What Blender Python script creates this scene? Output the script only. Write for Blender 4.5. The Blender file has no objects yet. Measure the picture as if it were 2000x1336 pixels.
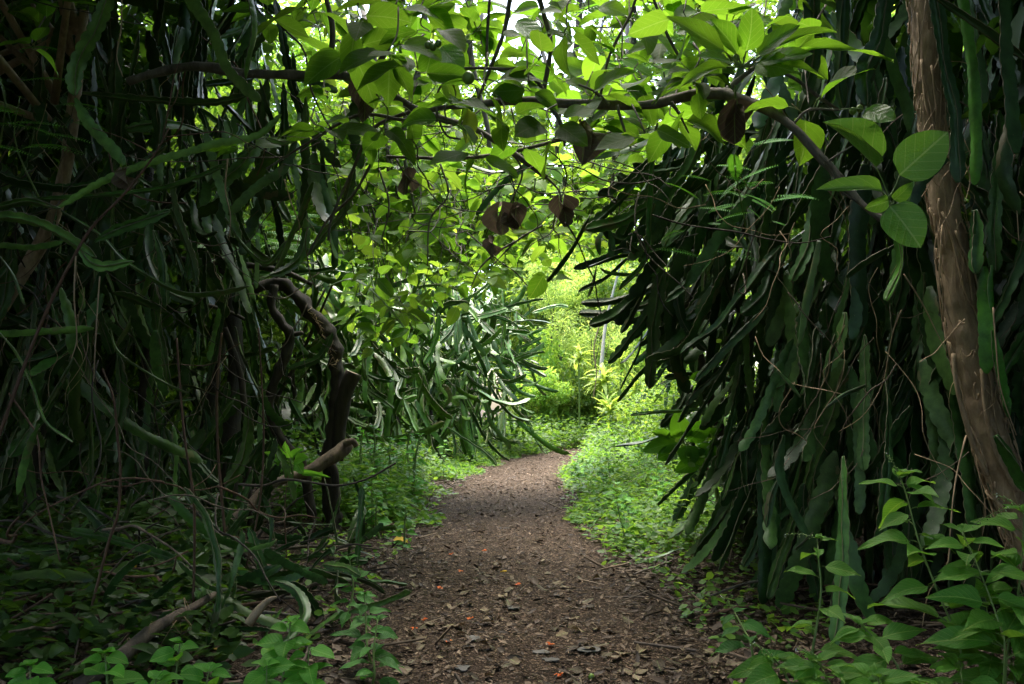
import bpy, math, random
import numpy as np
from mathutils import Vector, Matrix, noise

random.seed(11)
RNG = np.random.default_rng(11)
C = bpy.context.scene.collection
SC = bpy.context.scene

# ------------------------------------------------------------------ camera, sky, sun, exposure
F = 1730.0                      # focal length in photo pixels (2000 wide)
CAM_Z = 1.0
PITCH = math.atan((790 - 668) / F)
cam_data = bpy.data.cameras.new('camera')
cam_data.lens = 36.0 * F / 2000.0
cam_data.clip_start = 0.05
cam_data.clip_end = 1000
cam = bpy.data.objects.new('camera', cam_data)
C.objects.link(cam)
cam.location = (0, 0, CAM_Z)
cam.rotation_euler = (math.pi / 2 + PITCH, 0, 0)
SC.camera = cam

SUN_EL, SUN_AZ = math.radians(72), math.radians(-12)     # azimuth from +Y towards +X
w = bpy.data.worlds.new('World')
SC.world = w
w.use_nodes = True
wn = w.node_tree
bg = wn.nodes['Background']
sky = wn.nodes.new('ShaderNodeTexSky')
sky.sky_type = 'NISHITA'
sky.sun_disc = False
sky.sun_elevation = SUN_EL
sky.sun_rotation = SUN_AZ
sky.air_density = 1.0
sky.dust_density = 4.0
sky.ozone_density = 0.6
wn.links.new(sky.outputs[0], bg.inputs[0])
bg.inputs[1].default_value = 0.15
sl = bpy.data.lights.new('sun', 'SUN')
sl.energy = 1.5
sl.angle = math.radians(50)
sl.color = (1.0, 0.96, 0.88)
sun = bpy.data.objects.new('sun', sl)
C.objects.link(sun)
sd = Vector((math.sin(SUN_AZ) * math.cos(SUN_EL), math.cos(SUN_AZ) * math.cos(SUN_EL), math.sin(SUN_EL)))
sun.rotation_euler = (-sd).to_track_quat('-Z', 'Y').to_euler()
SC.view_settings.view_transform = 'Standard'
SC.view_settings.look = 'None'
SC.view_settings.gamma = 1.0
SC.view_settings.use_curve_mapping = False
SC.view_settings.exposure = 3.1
cy = SC.cycles
cy.max_bounces = 8
cy.diffuse_bounces = 5
cy.glossy_bounces = 2
cy.transmission_bounces = 4
cy.use_denoising = True
cy.sample_clamp_indirect = 6.0

# ------------------------------------------------------------------ helpers
cp, sp = math.cos(PITCH), math.sin(PITCH)


def at(px, py, Y):
    """the point seen at photo pixel (px, py) that lies Y metres ahead"""
    xc, yc = (px - 1000) / F, (668 - py) / F
    d = Vector((xc, cp - yc * sp, sp + yc * cp))
    return Vector((0, 0, CAM_Z)) + d * (Y / d.y)


def U(a, b):
    return random.uniform(a, b)


def rvec(s=1.0):
    return Vector((U(-s, s), U(-s, s), U(-s, s)))


def thing(name, label, cat, loc=(0, 0, 0), group=None):
    o = bpy.data.objects.new(name, None)
    C.objects.link(o)
    o.location = loc
    o.empty_display_size = 0.1
    return tag(o, label, cat, group)


def tag(o, label=None, cat=None, group=None, kind=None):
    if label: o['label'] = label
    if cat: o['category'] = cat
    if group: o['group'] = group
    if kind: o['kind'] = kind
    return o


def link(name, mesh, parent=None, M=None, col=None):
    """one object; M is its world matrix, parents are unrotated Empties (or meshes at the origin of one)"""
    o = bpy.data.objects.new(name, mesh)
    C.objects.link(o)
    if M is None: M = Matrix()
    if parent is not None:
        o.parent = parent
        base = Vector(parent.location)
        if parent.parent is not None: base = base + Vector(parent.parent.location)
        M = Matrix.Translation(-base) @ M
    o.matrix_basis = M
    if col is not None: o.color = (col[0], col[1], col[2], 1)
    return o


def mesh_from(name, verts, faces, mats, idx=None, smooth=True, uvs=None):
    me = bpy.data.meshes.new(name)
    me.from_pydata(verts, [], faces)
    for m in (mats if isinstance(mats, (list, tuple)) else [mats]): me.materials.append(m)
    if idx is not None: me.polygons.foreach_set('material_index', idx)
    if smooth: me.polygons.foreach_set('use_smooth', [True] * len(me.polygons))
    if uvs is not None:
        uv = me.uv_layers.new(name='UVMap')
        li = np.empty(len(me.loops), dtype=np.int32)
        me.loops.foreach_get('vertex_index', li)
        uv.data.foreach_set('uv', np.asarray(uvs, dtype=np.float32)[li].ravel())
    me.update()
    return me


def catmull(pts, n):
    pts = [Vector(p) for p in pts]
    if len(pts) == 2: return [pts[0].lerp(pts[1], i / (n - 1)) for i in range(n)]
    P = [pts[0] * 2 - pts[1]] + pts + [pts[-1] * 2 - pts[-2]]
    out, m = [], len(pts) - 1
    for i in range(n):
        t = i / (n - 1) * m
        k = min(int(t), m - 1)
        t -= k
        a, b, c, d = P[k:k + 4]
        out.append(0.5 * (2 * b + (c - a) * t + (2 * a - 5 * b + 4 * c - d) * t * t + (3 * b - a - 3 * c + d) * t ** 3))
    return out


def frames(pts):
    T = [(pts[min(i + 1, len(pts) - 1)] - pts[max(i - 1, 0)]).normalized() for i in range(len(pts))]
    a = Vector((0, 0, 1)) if abs(T[0].z) < 0.9 else Vector((1, 0, 0))
    N = (a - T[0] * a.dot(T[0])).normalized()
    out = []
    for t in T:
        N = N - t * N.dot(t)
        N.normalize()
        out.append((t, N.copy(), t.cross(N)))
    return out


def tube_data(ctrl, radii, n=None, sides=8, rough=0.12, freq=6.0, seed=0.0, off=0):
    n = n or max(4, len(ctrl) * 4)
    pts = catmull(ctrl, n)
    fr = frames(pts)
    V, Fc = [], []
    for i, p in enumerate(pts):
        t = i / (n - 1) * (len(radii) - 1)
        k = min(int(t), len(radii) - 2)
        r = radii[k] + (radii[k + 1] - radii[k]) * (t - k)
        for s in range(sides):
            a = 2 * math.pi * s / sides
            d = fr[i][1] * math.cos(a) + fr[i][2] * math.sin(a)
            q = p + d * r
            rr = r * (1 + rough * 2 * noise.noise(q * freq + Vector((seed, seed, seed))))
            V.append(p + d * rr)
    for i in range(n - 1):
        for s in range(sides):
            s2 = (s + 1) % sides
            Fc.append((off + i * sides + s, off + i * sides + s2, off + (i + 1) * sides + s2, off + (i + 1) * sides + s))
    Fc.append(tuple(off + s for s in range(sides - 1, -1, -1)))
    Fc.append(tuple(off + (n - 1) * sides + s for s in range(sides)))
    return V, Fc


def tube(name, ctrl, radii, mat, parent=None, n=None, sides=8, rough=0.12, freq=6.0):
    V, Fc = tube_data(ctrl, radii, n, sides, rough, freq, U(0, 50))
    c = V[0].copy()
    me = mesh_from(name, [v - c for v in V], Fc, mat)
    return link(name, me, parent, Matrix.Translation(c))


def pxtube(name, pxs, Y, rpx, mat, parent=None, **k):
    """tube through photo pixels; Y one depth or a list, rpx radius in pixels (one or a list)"""
    Ys = Y if isinstance(Y, (list, tuple)) else [Y] * len(pxs)
    R = rpx if isinstance(rpx, (list, tuple)) else [rpx, rpx * 0.8]
    ym = sum(Ys) / len(Ys)
    return tube(name, [at(p[0], p[1], y) for p, y in zip(pxs, Ys)], [r / F * ym for r in R], mat, parent, **k)


# ------------------------------------------------------------------ materials
def nodes(name):
    m = bpy.data.materials.new(name)
    m.use_nodes = True
    nt = m.node_tree
    return m, nt, nt.nodes['Principled BSDF'], nt.nodes['Material Output']


def N(nt, t, **kw):
    n = nt.nodes.new(t)
    for k, v in kw.items():
        if isinstance(k, str) and k.startswith('i_'): n.inputs[k[2:]].default_value = v
        else: setattr(n, k, v)
    return n


def math_n(nt, op, a, b=None, clamp=False):
    n = nt.nodes.new('ShaderNodeMath')
    n.operation = op
    n.use_clamp = clamp
    for i, x in enumerate((a, b)):
        if x is None: continue
        if isinstance(x, (int, float)): n.inputs[i].default_value = x
        else: nt.links.new(x, n.inputs[i])
    return n.outputs[0]


def mixc(nt, fac, a, b, blend='MIX'):
    n = nt.nodes.new('ShaderNodeMix')
    n.data_type = 'RGBA'
    n.blend_type = blend
    for s, x in ((0, fac), (6, a), (7, b)):
        if isinstance(x, (int, float)): n.inputs[s].default_value = x
        elif isinstance(x, tuple): n.inputs[s].default_value = (x[0], x[1], x[2], 1)
        else: nt.links.new(x, n.inputs[s])
    return n.outputs[2]


def leaf_mat(name, a, b, ta, tb, rough=0.42, fac=0.45, veins=0, source='object', spots=0.0, spec=0.2, vlight=False):
    m, nt, pr, out = nodes(name)
    oi = N(nt, 'ShaderNodeObjectInfo')
    if source == 'object': rnd = oi.outputs['Random']
    else:
        at_ = N(nt, 'ShaderNodeAttribute', attribute_name='tint')
        rnd = at_.outputs['Fac']
    c = mixc(nt, rnd, a, b)
    t = mixc(nt, rnd, ta, tb)
    nz = N(nt, 'ShaderNodeTexNoise', i_Scale=30.0)
    tc = N(nt, 'ShaderNodeTexCoord')
    nt.links.new(tc.outputs['Object'], nz.inputs['Vector'])
    if veins:
        uv = N(nt, 'ShaderNodeSeparateXYZ')
        nt.links.new(tc.outputs['UV'], uv.inputs[0])
        av = math_n(nt, 'ABSOLUTE', math_n(nt, 'SUBTRACT', uv.outputs[1], 0.5))
        mid = math_n(nt, 'LESS_THAN', av, 0.02)
        q = math_n(nt, 'SUBTRACT', uv.outputs[0], math_n(nt, 'MULTIPLY', av, 0.75))
        fr = math_n(nt, 'FRACT', math_n(nt, 'MULTIPLY', q, float(veins)))
        dv = math_n(nt, 'ABSOLUTE', math_n(nt, 'SUBTRACT', fr, 0.5))
        side = math_n(nt, 'LESS_THAN', dv, 0.045)
        vm = math_n(nt, 'MAXIMUM', mid, math_n(nt, 'MULTIPLY', side, 0.55))
        c = mixc(nt, math_n(nt, 'MULTIPLY', vm, 0.6), c, (0.30, 0.42, 0.14))
        t = mixc(nt, math_n(nt, 'MULTIPLY', vm, 0.5), t, (0.42, 0.60, 0.16) if vlight else (0.09, 0.20, 0.02))
        soft = math_n(nt, 'MULTIPLY', math_n(nt, 'SUBTRACT', 0.5, dv), 0.7)
        bp = N(nt, 'ShaderNodeBump', i_Strength=0.35, i_Distance=0.01)
        nt.links.new(math_n(nt, 'ADD', soft, nz.outputs['Fac']), bp.inputs['Height'])
        nt.links.new(bp.outputs[0], pr.inputs['Normal'])
    if spots:
        ns = N(nt, 'ShaderNodeTexNoise', i_Scale=75.0, i_Detail=1.0)
        nt.links.new(tc.outputs['Object'], ns.inputs['Vector'])
        sm = math_n(nt, 'GREATER_THAN', ns.outputs['Fac'], 0.745 - 0.03 * spots)
        c = mixc(nt, sm, c, (0.05, 0.03, 0.012))
        t = mixc(nt, sm, t, (0.04, 0.025, 0.008))
    c = mixc(nt, math_n(nt, 'MULTIPLY', nz.outputs['Fac'], 0.35), c, mixc(nt, 1.0, c, (0.55, 0.62, 0.5), 'MULTIPLY'))
    if source == 'tint':
        vr = N(nt, 'ShaderNodeMapRange')
        vr.inputs[3].default_value, vr.inputs[4].default_value = 0.55, 1.15
        nt.links.new(oi.outputs['Random'], vr.inputs[0])
        cb = N(nt, 'ShaderNodeCombineXYZ')
        for q_ in range(3): nt.links.new(vr.outputs[0], cb.inputs[q_])
        c = mixc(nt, 1.0, c, cb.outputs[0], 'MULTIPLY')
        t = mixc(nt, 1.0, t, cb.outputs[0], 'MULTIPLY')
    c = mixc(nt, 1.0, c, oi.outputs['Color'], 'MULTIPLY')
    t = mixc(nt, 1.0, t, oi.outputs['Color'], 'MULTIPLY')
    nt.links.new(c, pr.inputs['Base Color'])
    pr.inputs['Roughness'].default_value = rough
    pr.inputs['Specular IOR Level'].default_value = spec
    tr = N(nt, 'ShaderNodeBsdfTranslucent')
    nt.links.new(t, tr.inputs['Color'])
    mx = N(nt, 'ShaderNodeMixShader')
    mx.inputs[0].default_value = fac
    nt.links.new(pr.outputs[0], mx.inputs[1])
    nt.links.new(tr.outputs[0], mx.inputs[2])
    nt.links.new(mx.outputs[0], out.inputs[0])
    return m


def cactus_mat(name, a, b, rough=0.36):
    m, nt, pr, out = nodes(name)
    oi = N(nt, 'ShaderNodeObjectInfo')
    tc = N(nt, 'ShaderNodeTexCoord')
    nz = N(nt, 'ShaderNodeTexNoise', i_Scale=16.0, i_Detail=5.0, i_Roughness=0.65)
    nt.links.new(tc.outputs['Object'], nz.inputs['Vector'])
    n2 = N(nt, 'ShaderNodeTexNoise', i_Scale=90.0, i_Detail=2.0)
    nt.links.new(tc.outputs['Object'], n2.inputs['Vector'])
    c = mixc(nt, oi.outputs['Random'], a, b)
    mr = N(nt, 'ShaderNodeMapRange')
    mr.inputs[1].default_value, mr.inputs[2].default_value = 0.36, 0.66
    nt.links.new(nz.outputs['Fac'], mr.inputs[0])
    c = mixc(nt, mr.outputs[0], mixc(nt, 1.0, c, (1.25, 1.15, 1.1), 'MULTIPLY'), mixc(nt, 1.0, c, (0.5, 0.52, 0.5), 'MULTIPLY'))
    c = mixc(nt, 1.0, c, oi.outputs['Color'], 'MULTIPLY')
    n3 = N(nt, 'ShaderNodeTexNoise', i_Scale=6.0, i_Detail=3.0)
    nt.links.new(tc.outputs['Object'], n3.inputs['Vector'])
    scar = math_n(nt, 'GREATER_THAN', n3.outputs['Fac'], 0.665)
    c = mixc(nt, math_n(nt, 'MULTIPLY', scar, 0.55), c, (0.13, 0.10, 0.05))
    sm = math_n(nt, 'GREATER_THAN', n2.outputs['Fac'], 0.73)
    c = mixc(nt, math_n(nt, 'MULTIPLY', sm, 0.6), c, (0.16, 0.15, 0.08))
    nt.links.new(c, pr.inputs['Base Color'])
    rr = N(nt, 'ShaderNodeMapRange')
    nt.links.new(nz.outputs['Fac'], rr.inputs[0])
    rr.inputs[3].default_value = rough - 0.06
    rr.inputs[4].default_value = rough + 0.16
    nt.links.new(rr.outputs[0], pr.inputs['Roughness'])
    pr.inputs['Specular IOR Level'].default_value = 0.3
    bp = N(nt, 'ShaderNodeBump', i_Strength=0.25, i_Distance=0.006)
    nt.links.new(nz.outputs['Fac'], bp.inputs['Height'])
    nt.links.new(bp.outputs[0], pr.inputs['Normal'])
    return m


def bark_mat(name, a, b, scale=18.0, stretch=0.18, bump=0.9):
    m, nt, pr, out = nodes(name)
    tc = N(nt, 'ShaderNodeTexCoord')
    mp = N(nt, 'ShaderNodeMapping')
    mp.inputs['Scale'].default_value = (1, 1, stretch)
    nt.links.new(tc.outputs['Object'], mp.inputs[0])
    n1 = N(nt, 'ShaderNodeTexNoise', i_Scale=scale, i_Detail=6.0, i_Roughness=0.65)
    nt.links.new(mp.outputs[0], n1.inputs['Vector'])
    n2 = N(nt, 'ShaderNodeTexNoise', i_Scale=scale * 0.25, i_Detail=3.0)
    nt.links.new(tc.outputs['Object'], n2.inputs['Vector'])
    rp = N(nt, 'ShaderNodeMapRange')
    rp.inputs[1].default_value = 0.32
    rp.inputs[2].default_value = 0.68
    nt.links.new(n1.outputs['Fac'], rp.inputs[0])
    c = mixc(nt, rp.outputs[0], a, b)
    c = mixc(nt, math_n(nt, 'MULTIPLY', n2.outputs['Fac'], 0.5), c, mixc(nt, 1.0, c, (0.45, 0.5, 0.4), 'MULTIPLY'))
    nt.links.new(c, pr.inputs['Base Color'])
    pr.inputs['Roughness'].default_value = 0.85
    bp = N(nt, 'ShaderNodeBump', i_Strength=bump, i_Distance=0.012)
    nt.links.new(n1.outputs['Fac'], bp.inputs['Height'])
    nt.links.new(bp.outputs[0], pr.inputs['Normal'])
    return m


def plain_mat(name, a, b, rough=0.6, scale=25.0, source='object'):
    m, nt, pr, out = nodes(name)
    tc = N(nt, 'ShaderNodeTexCoord')
    nz = N(nt, 'ShaderNodeTexNoise', i_Scale=scale, i_Detail=4.0)
    nt.links.new(tc.outputs['Object'], nz.inputs['Vector'])
    if source == 'object': rnd = N(nt, 'ShaderNodeObjectInfo').outputs['Random']
    else: rnd = N(nt, 'ShaderNodeAttribute', attribute_name='tint').outputs['Fac']
    c = mixc(nt, rnd, a, b)
    c = mixc(nt, nz.outputs['Fac'], c, mixc(nt, 1.0, c, (0.5, 0.5, 0.5), 'MULTIPLY'))
    nt.links.new(c, pr.inputs['Base Color'])
    pr.inputs['Roughness'].default_value = rough
    bp = N(nt, 'ShaderNodeBump', i_Strength=0.4, i_Distance=0.004)
    nt.links.new(nz.outputs['Fac'], bp.inputs['Height'])
    nt.links.new(bp.outputs[0], pr.inputs['Normal'])
    return m


def soil_mat(name, cols):
    m, nt, pr, out = nodes(name)
    tc = N(nt, 'ShaderNodeTexCoord')
    big = N(nt, 'ShaderNodeTexNoise', i_Scale=1.3, i_Detail=4.0)
    mid = N(nt, 'ShaderNodeTexNoise', i_Scale=14.0, i_Detail=6.0, i_Roughness=0.7)
    fin = N(nt, 'ShaderNodeTexVoronoi', i_Scale=95.0)
    for n in (big, mid, fin): nt.links.new(tc.outputs['Object'], n.inputs['Vector'])
    c = mixc(nt, mid.outputs['Fac'], cols[0], cols[1])
    c = mixc(nt, math_n(nt, 'MULTIPLY', big.outputs['Fac'], 0.6), c, cols[2])
    sep = N(nt, 'ShaderNodeSeparateXYZ')
    nt.links.new(fin.outputs['Color'], sep.inputs[0])
    chip = math_n(nt, 'GREATER_THAN', sep.outputs[0], 0.80)
    c = mixc(nt, math_n(nt, 'MULTIPLY', chip, 0.55), c, cols[3])
    nt.links.new(c, pr.inputs['Base Color'])
    pr.inputs['Roughness'].default_value = 0.95
    pr.inputs['Specular IOR Level'].default_value = 0.15
    h = math_n(nt, 'ADD', math_n(nt, 'MULTIPLY', mid.outputs['Fac'], 0.6), math_n(nt, 'MULTIPLY', fin.outputs['Distance'], 0.8))
    bp = N(nt, 'ShaderNodeBump', i_Strength=1.0, i_Distance=0.02)
    nt.links.new(h, bp.inputs['Height'])
    nt.links.new(bp.outputs[0], pr.inputs['Normal'])
    return m


M = {}
M['leaf'] = leaf_mat('broad_leaf', (0.035, 0.10, 0.015), (0.06, 0.15, 0.024), (0.22, 0.48, 0.022), (0.36, 0.62, 0.04), 0.5, 0.5, veins=6, spots=0.9, spec=0.08, vlight=True)
M['leaf_mid'] = leaf_mat('sunlit_leaf', (0.05, 0.14, 0.02), (0.11, 0.23, 0.03), (0.24, 0.52, 0.025), (0.44, 0.68, 0.05), 0.5, 0.5, veins=6, spec=0.1, vlight=True)
M['sprig'] = leaf_mat('sprig_leaf', (0.085, 0.23, 0.03), (0.11, 0.27, 0.035), (0.18, 0.42, 0.02), (0.22, 0.48, 0.03), 0.36, 0.3, veins=5, spec=0.4, vlight=True)
M['herb_leaf'] = leaf_mat('herb_leaf', (0.065, 0.20, 0.04), (0.10, 0.27, 0.05), (0.16, 0.40, 0.04), (0.24, 0.52, 0.05), 0.45, 0.36, veins=8, spots=0.2, spec=0.25, vlight=True)
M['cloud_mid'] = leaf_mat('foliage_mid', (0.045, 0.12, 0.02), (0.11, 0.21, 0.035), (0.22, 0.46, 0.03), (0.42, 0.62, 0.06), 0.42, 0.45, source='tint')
M['cloud_far'] = leaf_mat('foliage_far', (0.09, 0.21, 0.035), (0.21, 0.34, 0.06), (0.36, 0.62, 0.05), (0.58, 0.75, 0.11), 0.5, 0.42, source='tint')  # albedo raised to stand in for brighter light beyond the bend
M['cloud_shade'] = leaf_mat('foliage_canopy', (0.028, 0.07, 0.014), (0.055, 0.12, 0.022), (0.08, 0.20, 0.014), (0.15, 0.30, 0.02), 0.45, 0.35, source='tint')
M['cloud_lime'] = leaf_mat('foliage_lime', (0.15, 0.29, 0.05), (0.30, 0.42, 0.10), (0.46, 0.68, 0.09), (0.66, 0.80, 0.18), 0.5, 0.45, source='tint')  # leaf colour lightened to carry the clearing's bright light
M['lime_leaf'] = leaf_mat('lime_leaf', (0.16, 0.26, 0.035), (0.26, 0.36, 0.06), (0.45, 0.62, 0.06), (0.60, 0.72, 0.12), 0.45, 0.4, veins=8)
M['cover'] = leaf_mat('ground_cover', (0.04, 0.12, 0.022), (0.12, 0.25, 0.04), (0.18, 0.42, 0.03), (0.38, 0.60, 0.06), 0.48, 0.4, source='tint')
M['cactus'] = cactus_mat('cactus_skin', (0.020, 0.060, 0.016), (0.056, 0.120, 0.030), 0.38)
M['margin'] = plain_mat('cactus_margin', (0.13, 0.13, 0.075), (0.22, 0.19, 0.11), 0.7, 60)
M['bark'] = bark_mat('dark_bark', (0.016, 0.012, 0.009), (0.062, 0.046, 0.032))
M['bark_grey'] = bark_mat('grey_bark', (0.055, 0.047, 0.038), (0.17, 0.15, 0.12), 26, 0.35, 0.6)
M['bark_pale'] = bark_mat('pale_bark', (0.28, 0.25, 0.20), (0.5, 0.46, 0.38), 20, 0.3, 0.4)
M['bark_brown'] = bark_mat('brown_bark', (0.06, 0.043, 0.030), (0.18, 0.13, 0.09), 24, 0.3, 0.8)
M['bark_rooted'] = bark_mat('rooted_bark', (0.20, 0.138, 0.08), (0.44, 0.32, 0.20), 24, 0.4, 0.7)
M['root'] = bark_mat('aerial_root', (0.21, 0.14, 0.08), (0.46, 0.33, 0.20), 40, 0.3, 0.4)
M['twig'] = bark_mat('red_brown_twig', (0.07, 0.036, 0.022), (0.16, 0.085, 0.05), 40, 0.2, 0.3)
M['wood'] = plain_mat('cut_wood', (0.34, 0.26, 0.17), (0.42, 0.32, 0.2), 0.8, 60)
M['dead_leaf'] = leaf_mat('dead_leaf', (0.10, 0.075, 0.058), (0.20, 0.155, 0.12), (0.09, 0.065, 0.045), (0.14, 0.10, 0.065), 0.8, 0.15, veins=6, spec=0.1)
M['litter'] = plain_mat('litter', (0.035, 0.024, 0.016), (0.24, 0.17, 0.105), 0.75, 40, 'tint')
M['litter_shaded'] = plain_mat('shaded_litter', (0.018, 0.012, 0.008), (0.11, 0.075, 0.048), 0.75, 40, 'tint')  # copy of the litter with the floor's shade put into its colour
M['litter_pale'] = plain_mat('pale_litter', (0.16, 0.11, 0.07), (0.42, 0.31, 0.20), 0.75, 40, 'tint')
M['dry'] = leaf_mat('dry_fallen_leaf', (0.075, 0.055, 0.04), (0.24, 0.18, 0.12), (0.1, 0.06, 0.03), (0.14, 0.09, 0.05), 0.65, 0.1, veins=6)
M['yellow'] = leaf_mat('yellow_leaf', (0.62, 0.40, 0.03), (0.70, 0.50, 0.06), (0.5, 0.3, 0.02), (0.6, 0.4, 0.03), 0.5, 0.3, veins=6)
M['orange'] = leaf_mat('orange_petal', (0.75, 0.13, 0.02), (0.82, 0.22, 0.03), (0.6, 0.1, 0.01), (0.7, 0.15, 0.02), 0.5, 0.3)
M['fruit'] = plain_mat('green_fruit', (0.13, 0.26, 0.03), (0.20, 0.34, 0.05), 0.35, 30)
M['stalk'] = plain_mat('green_stalk', (0.12, 0.20, 0.04), (0.18, 0.27, 0.06), 0.5, 30)
M['flower'] = plain_mat('white_flower', (0.75, 0.78, 0.70), (0.8, 0.82, 0.75), 0.6, 50)
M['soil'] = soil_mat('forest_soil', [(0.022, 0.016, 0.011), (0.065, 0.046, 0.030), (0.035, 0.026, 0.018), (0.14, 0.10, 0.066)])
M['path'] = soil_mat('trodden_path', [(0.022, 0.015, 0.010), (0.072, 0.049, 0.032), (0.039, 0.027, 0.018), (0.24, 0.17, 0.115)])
M['stone'] = plain_mat('grey_flake', (0.10, 0.095, 0.085), (0.17, 0.165, 0.15), 0.85, 50)

# ------------------------------------------------------------------ leaf and stem shapes
def leaf_mesh(name, mat, ratio=0.6, nu=9, nv=4, fold=0.25, droop=0.25, wave=0.03, a=0.55, b=0.8, tipx=0.08, petiole=0.0, curl=0.0, seed=0):
    """blade from y=0 to y=1, width = ratio, normal +z; an optional petiole runs back to y=-petiole"""
    rs = random.Random(seed)
    V, Fc, UV, idx = [], [], [], []
    mx = (a / (a + b)) ** a * (b / (a + b)) ** b
    ph, ph2 = rs.uniform(0, 6), rs.uniform(0, 6)
    for i in range(nu + 1):
        u = i / nu
        w_ = 0.5 * ratio * (u ** a) * ((1 - u) ** b) / mx + 0.004
        if u > 0.86: w_ *= max(0.0, 1 - (u - 0.86) * 1.5)
        for j in range(-nv // 2, nv // 2 + 1):
            v = j / (nv / 2)
            x = v * w_
            z = fold * abs(x) - droop * u * u * 0.5 + wave * math.sin(u * 9 + ph + v) * abs(v) + 0.5 * wave * math.sin(u * 5 + ph2)
            if curl: z += curl * (x * x) * 6 * math.sin(u * 4 + ph)
            V.append((x, u - 0.1 * droop * u * u, z))
            UV.append((u, 0.5 + 0.5 * v * (w_ / (0.5 * ratio))))
    k = nv + 1
    for i in range(nu):
        for j in range(nv):
            Fc.append((i * k + j, i * k + j + 1, (i + 1) * k + j + 1, (i + 1) * k + j))
            idx.append(0)
    mats = [mat]
    if petiole:
        mats.append(M['stalk'])
        n0 = len(V)
        for i in range(4):
            y = -petiole * (1 - i / 3)
            zz = -0.35 * petiole * (1 - i / 3) ** 2
            for s in range(4):
                an = s * math.pi / 2
                V.append((0.014 * math.cos(an), y, zz + 0.014 * math.sin(an)))
                UV.append((0, 0))
        for i in range(3):
            for s in range(4):
                Fc.append((n0 + i * 4 + s, n0 + i * 4 + (s + 1) % 4, n0 + i * 4 + 4 + (s + 1) % 4, n0 + i * 4 + 4 + s))
                idx.append(1)
    return mesh_from(name, V, Fc, mats, idx, True, UV)


def basis(origin, ydir, zdir, s=1.0, sx=1.0):
    y = Vector(ydir).normalized()
    z = Vector(zdir)
    z = z - y * z.dot(y)
    if z.length < 1e-4:
        z = Vector((0.3, 0.5, 0.8))
        z = z - y * z.dot(y)
    z.normalize()
    x = y.cross(z)
    m = Matrix((x * s * sx, y * s, z * s)).transposed().to_4x4()
    m.translation = origin
    return m


BROAD = [leaf_mesh('broad_leaf_blade', M['leaf'], U(0.52, 0.72), 10, 6, U(0.12, 0.4), U(0.1, 0.6), U(0.015, 0.04), U(0.48, 0.62), U(0.7, 0.95), petiole=U(0.18, 0.35), seed=i) for i in range(10)]
MIDL = [leaf_mesh('mid_leaf_blade', M['leaf_mid'], U(0.52, 0.72), 7, 4, U(0.15, 0.4), U(0.1, 0.6), U(0.015, 0.04), U(0.48, 0.62), U(0.7, 0.95), petiole=U(0.18, 0.3), seed=i) for i in range(8)]
HERB = [leaf_mesh('herb_leaf_blade', M['herb_leaf'], U(0.40, 0.5), 9, 6, U(0.2, 0.4), U(0.25, 0.7), U(0.02, 0.045), U(0.6, 0.7), U(1.15, 1.4), petiole=U(0.12, 0.2), seed=i) for i in range(8)]
HEART = [leaf_mesh('heart_leaf_blade', M['herb_leaf'], U(0.62, 0.8), 8, 4, U(0.15, 0.4), U(0.2, 0.6), U(0.02, 0.04), U(0.42, 0.5), U(0.85, 1.0), petiole=U(0.2, 0.35), seed=i) for i in range(6)]
DEADL = [leaf_mesh('dead_leaf_blade', M['dead_leaf'], U(0.4, 0.52), 14, 8, U(0.6, 1.6), U(-0.2, 0.3), U(0.12, 0.2), 0.75, 0.7, petiole=0.3, curl=U(1.5, 3.0), seed=i) for i in range(5)]
DRYL = [leaf_mesh('dry_leaf_blade', M['dry'], U(0.4, 0.65), 6, 4, U(-0.3, 0.4), U(-0.5, 0.5), U(0.03, 0.07), 0.5, 0.8, curl=U(0.0, 0.6), seed=i) for i in range(7)]
LANCE = [leaf_mesh('lance_leaf_blade', M['lime_leaf'], U(0.15, 0.22), 8, 2, U(0.2, 0.5), U(0.5, 1.4), 0.02, 0.7, 0.9, seed=i) for i in range(4)]


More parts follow.
